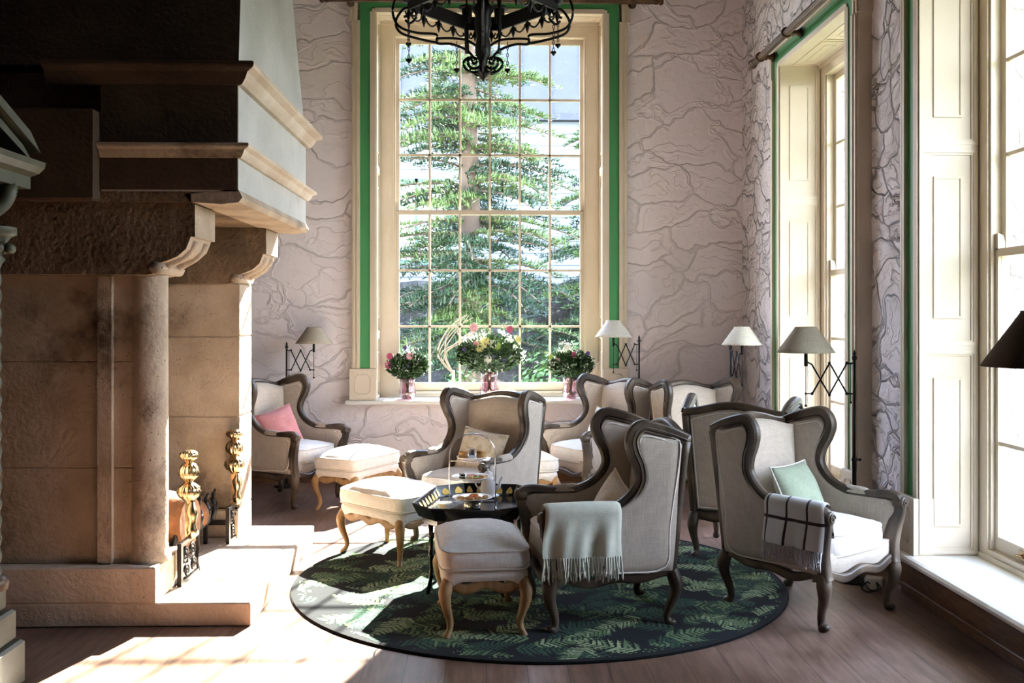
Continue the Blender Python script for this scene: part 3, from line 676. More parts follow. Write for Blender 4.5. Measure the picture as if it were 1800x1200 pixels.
# corbels: S-curved brackets
def corbel(y0, y1, dx, mt):
    prof = [(-2.66, 1.865), (-1.80+dx, 1.862), (-1.745+dx, 1.872), (-1.715+dx, 1.90), (-1.735+dx, 1.925), (-1.70+dx, 1.935), (-1.64+dx, 1.96), (-1.595+dx, 2.0), (-1.575+dx, 2.05), (-1.57+dx, 2.065),
            (-1.548+dx, 2.065), (-1.548+dx, 2.235), (-1.56+dx, 2.245), (-2.66, 2.245)]
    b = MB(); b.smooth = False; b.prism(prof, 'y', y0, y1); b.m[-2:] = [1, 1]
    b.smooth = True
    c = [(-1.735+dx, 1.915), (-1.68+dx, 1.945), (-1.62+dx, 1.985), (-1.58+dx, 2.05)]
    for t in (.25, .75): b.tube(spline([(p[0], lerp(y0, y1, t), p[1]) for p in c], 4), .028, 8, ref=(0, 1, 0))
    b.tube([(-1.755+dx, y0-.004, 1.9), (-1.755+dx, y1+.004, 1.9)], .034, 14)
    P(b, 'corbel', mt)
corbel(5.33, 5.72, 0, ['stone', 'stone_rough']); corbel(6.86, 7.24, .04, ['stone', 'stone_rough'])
# rough inner faces between corbels: mantel beam and rough vault
b = MB(); b.smooth = False
b.prism([(-1.31, 2.245), (-1.29, 2.27), (-1.31, 2.31), (-1.38, 2.31), (-1.60, 2.285), (-1.56, 2.245), (-1.40, 2.235)], 'y', 5.30, 7.27)
P(b, 'lintel_lip', 'stone')
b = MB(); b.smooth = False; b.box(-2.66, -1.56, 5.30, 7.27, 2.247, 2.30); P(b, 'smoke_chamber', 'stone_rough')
# hood body
b = MB(); b.smooth = False; [b.box(-2.03, -1.312, y, y_, z, z_, .003) for z, z_, ys in ((2.30, 2.50, (5.30, 5.72, 6.2, 6.75, 7.27)), (2.50, 2.93, (5.30, 5.55, 6.0, 6.42, 6.9, 7.27))) for y, y_ in zip(ys, ys[1:])]; P(b, 'hood_body', ['stone_hood'])
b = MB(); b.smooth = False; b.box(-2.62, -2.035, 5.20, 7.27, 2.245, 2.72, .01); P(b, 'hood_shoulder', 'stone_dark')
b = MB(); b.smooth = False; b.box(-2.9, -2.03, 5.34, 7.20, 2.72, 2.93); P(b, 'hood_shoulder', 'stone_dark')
def moulding(z, h, out, x0, nm, y0=5.30, y1=7.27, xf=-1.312, side='stone'):
    """cornice running along the front and returning along the near and far sides"""
    b = MB(); prof = [(0, 0), (.25, .03), (.45, .25), (.60, .55), (.95, .70), (1, .80), (1, .93), (.9, 1), (0, 1)]
    path = [(x0, y0), (xf, y0), (xf, y1), (x0, y1)]
    dirs = [(0, -1), (1, -1), (1, 1), (0, 1)]; n = len(prof); base = len(b.v); b.smooth = False
    for (x, y), d in zip(path, dirs):
        for q in prof: b.v.append((x+d[0]*out*q[0], y+d[1]*out*q[0], z+h*q[1]))
    for i in range(3):
        b.mi = 1 if i == 0 else 0
        for j in range(n-1): b.face((base+i*n+j, base+(i+1)*n+j, base+(i+1)*n+j+1, base+i*n+j+1))
    b.face([base+j for j in range(n)]); b.face([base+3*n+j for j in range(n)][::-1])
    P(b, nm, ['stone_hearth', side])
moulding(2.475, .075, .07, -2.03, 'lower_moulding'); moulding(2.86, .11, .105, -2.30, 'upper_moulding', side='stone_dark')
b = MB(); b.smooth = False
bt = [(-2.9, 5.32), (-1.315, 5.32), (-1.315, 7.25), (-2.9, 7.25)]; tp = [(-2.9, 5.95), (-1.41, 5.95), (-1.41, 6.45), (-2.9, 6.45)]
base = len(b.v); b.v += [(x, y, 2.97) for x, y in bt]+[(x, y, ZC) for x, y in tp]
for i in range(4): b.face((base+i, base+(i+1) % 4, base+4+(i+1) % 4, base+4+i))
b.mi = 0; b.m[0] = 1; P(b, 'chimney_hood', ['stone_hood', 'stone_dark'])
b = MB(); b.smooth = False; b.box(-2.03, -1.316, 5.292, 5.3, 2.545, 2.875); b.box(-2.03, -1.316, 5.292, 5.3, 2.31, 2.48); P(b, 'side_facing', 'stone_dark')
# firebox back and side
b = MB(); b.smooth = False; b.box(-2.95, -2.66, 5.31, 7.25, .125, 2.93); P(b, 'firebox_back', 'ash')

# andirons
def andiron(loc, label):
    r = thing('andiron', label, 'andiron', loc, group=None)
    b = MB()   # openwork foot plate in the YZ plane
    b.smooth = False; b.box(-.012, .012, -.18, -.145, 0, .26); b.box(-.012, .012, -.145, .17, .235, .262); b.box(-.01, .01, -.145, .17, 0, .02); b.smooth = True
    b.tube(spline([(0, .17, .25), (0, .185, .15), (0, .16, .08), (0, .20, .0)], 5), .011, 6, ref=(1, 0, 0))
    for cy, cz, rr, s in ((-.07, .165, .055, 1), (.07, .165, .05, -1), (-.04, .065, .045, -1), (.09, .07, .045, 1)):
        b.tube([(0, cy+s*rr*(1-t/26)*math.cos(t*.5), cz+rr*(1-t/26)*math.sin(t*.5)) for t in range(24)], .008, 6, ref=(1, 0, 0))
    b.build('scroll_foot', 'bronze', r)
    b = MB(); b.smooth = False; b.box(-.016, .016, -.016, .016, .25, .48); b.smooth = True
    b.lathe([(.014, .25), (.03, .28), (.034, .31), (.02, .34), (.028, .38), (.036, .42), (.02, .46), (.016, .48)], (.02, .0, 0), 12); b.build('figured_shaft', 'brass', r)
    b = MB(); b.box(-.5, 0, -.012, .012, .10, .13); b.box(-.5, -.47, -.012, .012, 0, .13); b.build('log_rail', 'black', r)
    b = MB(); b.lathe([(.016, .47), (.022, .485), (.052, .51), (.066, .54), (.060, .57), (.035, .59), (.02, .60)], (0, 0, 0), 48, flute=.085, nf=14); b.build('fluted_knob', 'brass', r)
    b = MB(); b.lathe([(.02, .60), (.03, .615), (.052, .64), (.057, .665), (.052, .69), (.034, .715), (.018, .72)], (0, 0, 0), 48, flute=.085, nf=14); b.build('fluted_knob', 'brass', r)
    b = MB(); b.lathe([(.018, .72), (.024, .735), (.046, .75), (.054, .768), (.046, .785), (.026, .797), (.0, .80)], (0, 0, 0), 48, flute=.085, nf=14); b.build('fluted_finial', 'brass', r)
    return r
a1 = andiron((-1.72, 5.80, .125), 'brass-knobbed andiron on the hearth, nearer one beside the round column')
a2 = dup(a1, 'brass-knobbed andiron on the hearth, farther one against the far pier', (-1.72, 6.84, .125)); a1.scale = a2.scale = (1, 1, .93)
# fire basket
g = thing('fire_basket', 'black iron fire basket with upright spikes inside the fireplace', 'fire grate', (-2.05, 6.3, .125))
b = MB(); b.smooth = False
for x in (-.22, .20): b.box(x-.012, x+.012, -.42, .42, .14, .18)
for i in range(9): y = -.42+i*.105; b.box(-.22, .20, y-.008, y+.008, .145, .16)
for x in (-.2, .18):
    for y in (-.38, .38): b.box(x-.012, x+.012, y-.012, y+.012, 0, .15)
b.build('grate_bars', 'black', g)
for i in range(6):
    y = -.42+i*.168; b = MB(); b.tube(spline([(.21, y, .15), (.235, y, .24), (.215, y, .30), (.235, y, .36)], 4), [.018, .02, .016, .006], 6); b.build('spike', 'black', g)
def logm(name, label, loc, r, L_, ang, tilt):
    rt = thing(name, label, 'log', loc, ang); b = MB()
    ct, st = math.cos(tilt), math.sin(tilt)
    b.grid(lambda u, v: V(((v-.5)*L_*ct, r*(1+.08*noise.noise(V((math.cos(2*PI*u)*2, math.sin(2*PI*u)*2, v*2))))*math.cos(2*PI*u), (v-.5)*L_*st+r*(1+.1*noise.noise(V((math.cos(2*PI*u)*2, 5, v*2))))*math.sin(2*PI*u))), 18, 6, cu=True)
    b.build('bark', 'log', rt)
    for s in (-.5, .5):
        b = MB(); b.poly([(s*L_*ct, r*.98*math.cos(2*PI*i/18), s*L_*st+r*.98*math.sin(2*PI*i/18)) for i in range(18)])
        b.build('cut_end', 'log', rt)
logm('firewood_log', 'thick split log standing behind the nearer andiron', (-1.97, 6.02, .46), .15, .42, R(-8), R(-12))
logm('firewood_log', 'pale log lying low in the fire basket beside the spikes', (-2.0, 6.35, .41), .09, .5, R(60), R(-14))

# ---------------------------------------------------------------- carved doorcase at the left edge
dc = thing('carved_doorcase', 'dark grey-green carved column and pediment at the left photo edge', 'doorcase', (-2.25, 4.35, 0))
def Q(mb, nm, mt):
    for i, v in enumerate(mb.v): mb.v[i] = (v[0]+2.2, v[1]-4.35, v[2])
    return mb.build(nm, mt, dc)
b = MB(); b.smooth = False
for x1, z0, z1, e in ((-2.02, 0, .20, 0), (-2.05, .20, .34, .02), (-2.085, .34, .455, .04)): b.box(-2.42+e, x1, 4.17+e, 4.52-e, z0, z1, .012)
Q(b, 'stepped_base', 'doorcase')
b = MB(); b.lathe([(.085, .455), (.09, .48), (.085, .505), (.06, .52)], (-2.12, 4.38, 0), 24); Q(b, 'gilt_collar', 'brass_old')
b = MB()
b.grid(lambda u, v: V((-2.12, 4.38, .52+v*1.36))+V((math.cos(2*PI*u), math.sin(2*PI*u), 0))*(.056+.008*math.cos(2*PI*(u*4+v*9))*math.cos(2*PI*(u*4-v*9))), 40, 150, cu=True); Q(b, 'carved_shaft', 'doorcase')
b = MB(); b.lathe([(.06, 1.87), (.075, 1.89), (.06, 1.91), (.06, 1.94), (.10, 1.99), (.12, 2.0), (.12, 2.03)], (-2.12, 4.38, 0), 20)
for i in range(10):
    a = 2*PI*i/10; b.ball((-2.12+.095*math.cos(a), 4.38+.095*math.sin(a), 1.94), .024, 8, 5)
Q(b, 'leafy_capital', 'doorcase')
b = MB(); b.tube(spline([(-2.12, 4.4, 2.03), (-2.13, 4.4, 2.08), (-2.08, 4.44, 2.14), (-2.06, 4.46, 2.20), (-2.08, 4.48, 2.225)], 5), .035, 10); Q(b, 'scroll_bracket', 'doorcase')
b = MB(); b.smooth = False; b.prism([(-2.6, 2.225), (-2.04, 2.225), (-2.04, 2.28), (-2.0, 2.295), (-1.975, 2.32), (-1.97, 2.345), (-2.6, 2.345)], 'y', 2.9, 4.62); Q(b, 'entablature', 'doorcase')
b = MB(); b.smooth = False
for k, (o, t, x) in enumerate(((0, .085, -2.02), (.085, .04, -1.985))):
    b.prism([(4.60, 2.345+o*.5), (4.50, 2.36+o+t*.6), (2.9, 2.93+o+t), (2.9, 2.93+o)], 'x', -2.6, x)
Q(b, 'raking_cornice', 'doorcase')

# ---------------------------------------------------------------- winged armchair (local: faces -Y, origin on the floor)
def chx(y, z):
    """half width of the side shell at depth y, height z"""
    xr = .285+.045*max(0, min(1, (z-.3)/.7)); xf = .345
    t = max(0, min(1, (.40-y)/.76))
    return xr+(xf-xr)*t**.8+.035*smooth((z-.66)/.36)*smooth(t*1.6)
RAIL = [(-.385, .60), (-.365, .625), (-.31, .632), (-.18, .618), (-.07, .622), (.025, .655), (.095, .715), (.130, .785), (.120, .86), (.088, .93), (.072, .99), (.088, 1.04), (.125, 1.066), (.18, 1.058), (.29, 1.026), (.378, .992)]
def rail_pts(off=0):
    return [V((chx(p.x, p.y)+off, p.x, p.y)) for p in spline([(a, c, 0) for a, c in RAIL], 5)]
WPROF = [(-.026, -.026), (-.026, .008), (-.020, .014), (-.026, .020), (-.020, .030), (.020, .030), (.026, .020), (.020, .014), (.026, .008), (.026, -.026), (.012, -.034), (-.012, -.034)]
def mir(pts, s): return [V((p[0]*s, p[1], p[2])) for p in pts]
def apron(t, amp=.02, n=1): return -amp*math.sin(PI*t)**2*(1 if n == 1 else 0)+(.012*math.cos(2*PI*n*t) if n > 1 else 0)
def make_chair(label, loc, rz):
    root = thing('wing_armchair', label, 'armchair', loc, rz, 'linen wing armchairs with carved wood frames')
    W = 'wood_dark'
    fr = MB()
    crest = lambda x: .995+.052*(.5+.5*math.cos(PI*min(1, abs(x)/.335)))
    for s in (-1, 1):
        rp = mir(rail_pts(), s); fr.smooth = False
        fr.sweep(rp, WPROF if s > 0 else [(-a, c) for a, c in WPROF][::-1], ref=(1, 0, 0), scale=lambda t: .92+.18*smooth((t-.35)/.3)*(1-smooth((t-.9)/.1)))
        fr.smooth = True
        fr.tube(mir([V((p.x+.026, p.y, p.z)) for p in rail_pts()], s), .005, 5, ref=(1, 0, 0))
        # scroll at the arm end
        fr.lathe([(.0, -.03), (.03, -.03), (.036, -.02), (.036, .03), (.03, .035), (0, .035)], (s*.352, -.385, .603), 14, ax='y')
        fr.tube([(s*.352+.026*(1-t/20)*math.cos(t*.6), -.417, .603+.026*(1-t/20)*math.sin(t*.6)) for t in range(18)], .005, 5, ref=(0, 1, 0))
        # front post sweeping down to the leg
        fp_ = spline([(s*.352, -.385, .60), (s*.352, -.372, .54), (s*.346, -.35, .46), (s*.335, -.338, .38), (s*.325, -.338, .30), (s*.322, -.342, .265)], 5)
        fr.sweep(fp_, [(a*1.0, c*1.25) for a, c in WPROF], ref=(1, 0, 0), scale=lambda t: .8+.5*t)
        # rear post
        fr.sweep([V((s*lerp(.328, .285, t), lerp(.378, .312, t**.8), lerp(.985, .28, t))) for t in [i/12 for i in range(13)]], [(-.022, -.022), (.022, -.022), (.024, .0), (.022, .022), (-.022, .022)], ref=(1, 0, 0))
        # side rail with shaped lower edge
        sr = [V((s*lerp(.322, .288, t), lerp(-.33, .31, t), .285-.028*math.sin(PI*min(1, t*1.15))**2+.014*math.cos(4*PI*t))) for t in [i/24 for i in range(25)]]
        fr.sweep(sr, [(-.02, -.022), (-.02, .022), (.014, .024), (.02, .012), (.016, .0), (.02, -.012), (.014, -.024)] if s > 0 else [(.02, -.022), (.02, .022), (-.014, .024), (-.02, .012), (-.016, .0), (-.02, -.012), (-.014, -.024)], ref=(1, 0, 0))
    fs = [V((lerp(-.322, .322, t), -.345-.015*math.sin(PI*t), .282+.016*math.cos(4*PI*t)-.012*math.sin(PI*t)**2)) for t in [i/28 for i in range(29)]]
    fr.sweep(fs, [(-.02, -.022), (-.02, .022), (.014, .024), (.022, .012), (.016, .0), (.022, -.012), (.014, -.024)], ref=(0, -1, 0))
    bs = [V((lerp(-.285, .285, t), .315, .285+.01*math.cos(4*PI*t))) for t in [i/20 for i in range(21)]]
    fr.sweep(bs, [(-.02, -.024), (-.02, .024), (.02, .024), (.02, -.024)], ref=(0, 1, 0))
    cr = [V((x, .378-.03*0, crest(x))) for x in [lerp(-.335, .335, i/28) for i in range(29)]]
    fr.sweep(cr, [(-.028, -.024), (-.028, .016), (-.014, .026), (.0, .020), (.016, .028), (.028, .016), (.028, -.024)], ref=(0, 1, 0))
    fr.build('carved_frame', W, root)
    # legs
    for s in (-1, 1):
        b = MB(); b.tube(spline([(s*.322, -.342, .30), (s*.333, -.356, .235), (s*.330, -.352, .17), (s*.314, -.328, .10), (s*.310, -.322, .045), (s*.314, -.335, .014), (s*.314, -.337, 0)], 5), [.040, .042, .031, .023, .020, .026, .020], 10, ref=(1, 0, 0))
        b.ball((s*.314, -.342, .022), .027, 10, 6, (1, 1.2, .8)); b.build('leg', W, root)
    for s in (-1, 1):
        b = MB(); b.tube(spline([(s*.286, .312, .30), (s*.29, .338, .23), (s*.288, .332, .17), (s*.28, .300, .09), (s*.28, .292, .045), (s*.284, .308, .012), (s*.284, .310, 0)], 5), [.036, .038, .029, .022, .019, .024, .018], 10, ref=(1, 0, 0))
        b.ball((s*.284, .315, .02), .024, 10, 6, (1, 1.2, .8)); b.build('leg', W, root)
    # side upholstery: lower arm panel and wing, both closed shells
    def shell(mb, F, nu, nv, off, puff, s):
        for side in (1, -1):
            mb.grid(lambda u, v: (lambda p: V((s*(p.x+side*(off+puff*smooth((.345-p.y+.06*(p.z-.6))/.07)*smooth((p.z-.30)/.06)*smooth((1.05-p.z)/.08)*smooth(u/.12))), p.y, p.z)))(F(u, v)), nu, nv)
        ring = [(u/nu, 0) for u in range(nu)]+[(1, v/nv) for v in range(nv)]+[(1-u/nu, 1) for u in range(nu)]+[(0, 1-v/nv) for v in range(nv)]
        m = len(ring); mb.grid(lambda i, j: (lambda p: V((s*(p.x+lerp(-off, off, j)), p.y, p.z)))(F(*ring[round(i*m) % m])), m, 1, cu=True)
    def low(u, v):
        z = lerp(.30, .612, v); y0 = lerp(-.33, -.36, smooth(v*1.1)); y1 = lerp(.312, .340, v); y = lerp(y0, y1, u); return V((chx(y, z), y, z))
    top = spline([(-.09, .61, 0), (.025, .66, 0), (.095, .715, 0), (.130, .785, 0), (.120, .86, 0), (.088, .93, 0), (.075, .99, 0), (.10, 1.04, 0), (.135, 1.06, 0)], 6)
    def wing(u, v):
        p = top[min(round(v*(len(top)-1)), len(top)-1)]; ry = lerp(.340, .378, v); rz_ = lerp(.60, .992, v)
        y = lerp(p.x, ry, u); z = lerp(p.y, rz_, u); return V((chx(y, z), y, z))
    for s in (-1, 1):
        b = MB(); shell(b, low, 20, 8, .016, .012, s); shell(b, wing, 16, len(top)-1, .016, .012, s)
        b.build('side_panel', 'linen', root)
        # welt following the edge of the outer panel
        lp = spline([(.340, .955, 0), (.28, .985, 0), (.18, 1.015, 0), (.125, 1.018, 0), (.110, .99, 0), (.125, .93, 0), (.155, .865, 0), (.168, .79, 0), (.14, .70, 0), (.06, .625, 0), (-.06, .588, 0), (-.30, .592, 0), (-.315, .50, 0), (-.295, .34, 0), (-.12, .318, 0), (.05, .305, 0), (.268, .325, 0), (.29, .55, 0)], 4, closed=True)
        b = MB(); b.tube([V((s*(chx(p.x, p.y)+.0225), p.x, p.y)) for p in lp], .0055, 5, ref=(1, 0, 0), closed=True)
        lp2 = spline([(.30, .975, 0), (.20, 1.002, 0), (.135, 1.010, 0), (.115, .97, 0), (.135, .90, 0), (.165, .82, 0), (.16, .73, 0), (.10, .655, 0), (.02, .61, 0), (-.08, .588, 0), (-.30, .592, 0)], 5)
        b.tube([V((s*(chx(p.x, p.y)-.0225), p.x, p.y)) for p in lp2], .0055, 5, ref=(1, 0, 0))
        b.build('welt', 'piping', root)
        b = MB()   # padded arm top
        b.grid(lambda u, v: V((s*(chx(-.17, .62)+.030*math.cos(PI*u)*(1-(2*v-1)**4)**.5), lerp(-.21, -.03, v), .622+.040*math.sin(PI*u)*(1-(2*v-1)**4)**.5+.02*(v-.4)**2)), 10, 12)
        b.build('arm_pad', 'linen', root)
    # back
    b = MB(); hw = .283
    def bk(u, v, side):
        x = lerp(-hw, hw, u)*lerp(.97, 1.1, v); zt = crest(lerp(-.3, .3, u))-.012; z = lerp(.33, zt, v)
        e = (math.sin(PI*u)**.5)*(math.sin(PI*min(1, v*1.0))**.35)
        yr = lerp(.315, .378, (z-.28)/.71); return V((x, yr+.004+.008*e if side else yr-.085-.045*e, z))
    b.grid(lambda u, v: bk(u, v, 0), 20, 14); b.grid(lambda u, v: bk(u, v, 1), 20, 14)
    for uu in (0, 1): b.grid(lambda j, v: bk(uu, v, 0).lerp(bk(uu, v, 1), j), 1, 14)
    for vv in (0, 1): b.grid(lambda u, j: bk(u, vv, 0).lerp(bk(u, vv, 1), j), 20, 1)
    b.build('backrest', 'linen', root)
    b = MB(); lp = [(-.25, .345), (.25, .345), (.285, .945)]+[(x, crest(x)-.045) for x in (.2, .1, 0, -.1, -.2)]+[(-.285, .945)]
    pts = []
    for i in range(len(lp)):
        a, c = V((*lp[i], 0)), V((*lp[(i+1) % len(lp)], 0)); pts += [a.lerp(c, k/4) for k in range(4)]
    b.tube([V((p.x, lerp(.315, .378, (p.y-.28)/.71)+.014, p.y)) for p in pts], .0055, 5, ref=(0, 1, 0), closed=True); b.build('welt', 'piping', root)
    # seat base
    b = MB()
    def sb(u, v):
        x = lerp(-.318, .318, u); z = .298+.012*math.cos(4*PI*u)*(1-v); z = lerp(z, .395, v); return V((x, -.342-.020*math.sin(PI*u)**.5*math.sin(PI*lerp(.15, 1, v)), z))
    b.grid(sb, 28, 8); b.grid(lambda u, v: V((lerp(-.318, .318, u), lerp(-.342, .28, v), .395)), 28, 2); b.grid(lambda u, v: V((lerp(-.3, .3, u), lerp(-.33, .28, v), .30)), 10, 2)
    b.build('seat_base', 'linen', root)
    cushion('seat_cushion', root, 0, -.085, .285, .275, .375, .11, .05, 'linen_white', ns=5)
    return root

def cushion(name, parent, cx, cy, hx, hy, z0, h, puff, mat, ns=3, seed=1, sharp=5):
    """boxed cushion with piped edges (piping is its child)"""
    def out(u):
        a = 2*PI*u; c, s = math.cos(a), math.sin(a); p = 2/sharp
        return (abs(c)**p*(1 if c > 0 else -1), abs(s)**p*(1 if s > 0 else -1))
    def wob(x, y): return .006*noise.noise(V((x*9, y*9, seed)))
    b = MB(); K = 64
    def top(u, v):
        ox, oy = out(u); r = v; x, y = ox*r, oy*r; e = (1-abs(x)**2.6)*(1-abs(y)**2.6)
        rad = 1-.018*math.sin(PI*0)
        return V((cx+hx*x, cy+hy*y, z0+h+puff*max(0, e)**.75+wob(x, y)*r+.004*math.cos(ns*7*u*PI)*r**6*(1-r)))
    b.grid(top, K, 10, cu=True)
    b.grid(lambda u, v: (lambda o: V((cx+hx*o[0]*(1+.025*math.sin(PI*v)), cy+hy*o[1]*(1+.03*math.sin(PI*v)), z0+h*v+wob(o[0], o[1])*v)))(out(u)), K, 5, cu=True)
    b.grid(lambda u, v: (lambda o: V((cx+hx*o[0]*v, cy+hy*o[1]*v, z0)))(out(u)), K, 2, cu=True)
    o = b.build(name, mat, parent)
    p = MB()
    for zz in (0, h): p.tube([V((cx+hx*out(i/K)[0]*1.004, cy+hy*out(i/K)[1]*1.004, z0+zz+(wob(*out(i/K)) if zz else 0))) for i in range(K)], .0055, 5, closed=True)
    p.build('piping', 'piping', o)
    return o

def pillow(name, label, cat, loc, rot, s, t, mat, seed=1, welt='piping'):
    b = MB(); n = 18
    def f(u, v, sg):
        x, y = 2*u-1, 2*v-1; e = max(0, (1-x*x)*(1-y*y))**.55
        k = 1-.07*(1-x*x) if abs(y) > abs(x) else 1-.07*(1-y*y)
        xx = x*(1-.06*(1-y*y)*abs(x)); yy = y*(1-.06*(1-x*x)*abs(y))
        return V((xx*s, sg*t*e*(1+.18*noise.noise(V((x*2, y*2, seed)))), yy*s))
    for sg in (-1, 1): b.grid(lambda u, v: f(u, v, sg), n, n)
    o = b.build(name, mat); o.location = loc; o.rotation_euler = rot; tag(o, label, cat)
    p = MB(); ring = [(i/n, 0) for i in range(n)]+[(1, i/n) for i in range(n)]+[(1-i/n, 1) for i in range(n)]+[(0, 1-i/n) for i in range(n)]
    p.tube([f(u, v, 1) for u, v in ring], .005, 5, ref=(0, 1, 0), closed=True); p.build('welt', welt, o)
    return o

def dirz(dx, dy): return math.atan2(dx, -dy)      # rotation so that local -Y points along (dx, dy)
CH = {
 'B': ((.63, 5.50), (-.985, -.14), 'near wing armchair seen from its side, sage wool throw over its arm'),
 'E': ((1.80, 5.60), (.60, -.79), 'wing armchair at right by the windowsill, holding a sage green cushion'),
 'D': ((1.82, 6.90), (.48, .88), 'wing armchair turned away, its plain linen back facing the camera'),
 'G': ((1.89, 8.42), (.42, -.90), 'wing armchair in the far right corner, pale inner back above the others'),
 'F': ((.99, 8.90), (-.86, -.50), 'wing armchair just right of the back window, facing left'),
 'C': ((-.07, 7.34), (-.60, -.80), 'wing armchair behind the tea table, facing the fireplace'),
 'A': ((-1.78, 8.93), (.88, -.47), 'wing armchair beside the far fireplace pier, holding a pink cushion'),
}
first = None
for k, (p, d, lb) in CH.items():
    if first is None: first = make_chair(lb, (p[0], p[1], 0), dirz(*d))
    else: dup(first, lb, (p[0], p[1], 0), dirz(*d))
def on_chair(k, x, y, z):
    p, d, _ = CH[k]; a = dirz(*d); return (p[0]+x*math.cos(a)-y*math.sin(a), p[1]+x*math.sin(a)+y*math.cos(a), z)
def cha(k): return dirz(*CH[k][1])
pillow('throw_pillow', 'dusty pink linen cushion on the armchair by the fireplace', 'cushion', on_chair('A', -.04, .035, .625), (R(-20), R(-12), cha('A')+R(-10)), .195, .085, 'pink', 2, 'pink')
pillow('throw_pillow', 'sage green linen cushion with light welt on the right armchair', 'cushion', on_chair('E', .02, .035, .605), (R(-24), R(0), cha('E')+R(8)), .205, .085, 'sage', 3)
pillow('throw_pillow', 'beige cushion on the near armchair with the wool throw', 'cushion', on_chair('B', .05, .04, .575), (R(-22), R(14), cha('B')), .185, .08, 'beige', 4, 'beige')
pillow('throw_pillow', 'cream floral cushion in the armchair behind the tea stand', 'cushion', on_chair('C', -.0, .03, .60), (R(-20), R(6), cha('C')), .20, .08, 'floral', 5)
pillow('throw_pillow', 'plain cream cushion in the armchair right of the back window', 'cushion', on_chair('F', .04, .03, .61), (R(-20), R(8), cha('F')), .19, .08, 'linen_white', 6)

# ---------------------------------------------------------------- footstools
def make_stool(label, loc, rz):
    root = thing('footstool', label, 'footstool', loc, rz, 'cushioned footstools with honey oak legs')
    hx, hy = .30, .195; W = 'wood_gold'
    for sx in (-1, 1):
        for sy in (-1, 1):
            b = MB(); b.tube(spline([(sx*(hx-.01), sy*(hy-.01), .30), (sx*(hx+.012), sy*(hy+.012), .245), (sx*(hx+.010), sy*(hy+.008), .18), (sx*(hx-.016), sy*(hy-.014), .09), (sx*(hx-.016), sy*(hy-.012), .045), (sx*(hx+.004), sy*(hy+.004), .01), (sx*(hx+.006), sy*(hy+.006), 0)], 5), [.032, .035, .027, .019, .016, .019, .014], 10, ref=(1, 0, 0))
            b.build('leg', W, root)
    b = MB(); pr = [(-.014, -.026), (-.014, .020), (.010, .022), (.014, .010), (.010, .0), (.014, -.014), (.010, -.028)]
    for s in (-1, 1):
        b.sweep([V((lerp(-hx, hx, t), s*(hy+.006), .272+.014*math.cos(6*PI*t))) for t in [i/24 for i in range(25)]], [(q[0], q[1]) for q in pr], ref=(0, s, 0))
        b.sweep([V((s*(hx+.006), lerp(-hy, hy, t), .272+.013*math.cos(4*PI*t))) for t in [i/20 for i in range(21)]], pr, ref=(s, 0, 0))
    b.build('shaped_apron', W, root)
    b = MB(); K = 96
    def out(u, e=9):
        a = 2*PI*u; c, s = math.cos(a), math.sin(a); return (abs(c)**(2/e)*(1 if c > 0 else -1), abs(s)**(2/e)*(1 if s > 0 else -1))
    b.grid(lambda u, v: (lambda o: V((o[0]*(hx+.022+.010*math.sin(PI*v)), o[1]*(hy+.022+.010*math.sin(PI*v)), lerp(.285+.012*math.cos(2*PI*8*u), .352, v))))(out(u)), K, 5, cu=True)
    b.grid(lambda u, v: (lambda o: V((o[0]*(hx+.022)*v, o[1]*(hy+.022)*v, .352+.008*(1-v))))(out(u)), K, 4, cu=True)
    b.build('upholstered_base', 'linen_white', root)
    cushion('seat_cushion', root, 0, 0, hx+.035, hy+.035, .358, .090, .078, 'linen_white', ns=4, seed=5, sharp=8)
    return root
st = make_stool('footstool nearest the camera, in front of the black tray table', (-.035, 5.38, 0), math.atan2(.99, -.10))
dup(st, 'footstool at left of the tray table, sunlit top', (-.64, 6.86, 0), math.atan2(-.70, .71))
dup(st, 'footstool in front of the armchair with the pink cushion', (-1.11, 8.62, 0), math.atan2(.87, .50))
dup(st, 'footstool mostly hidden, right behind the armchair at the tea table', (.23, 8.36, 0), math.atan2(.25, 1))

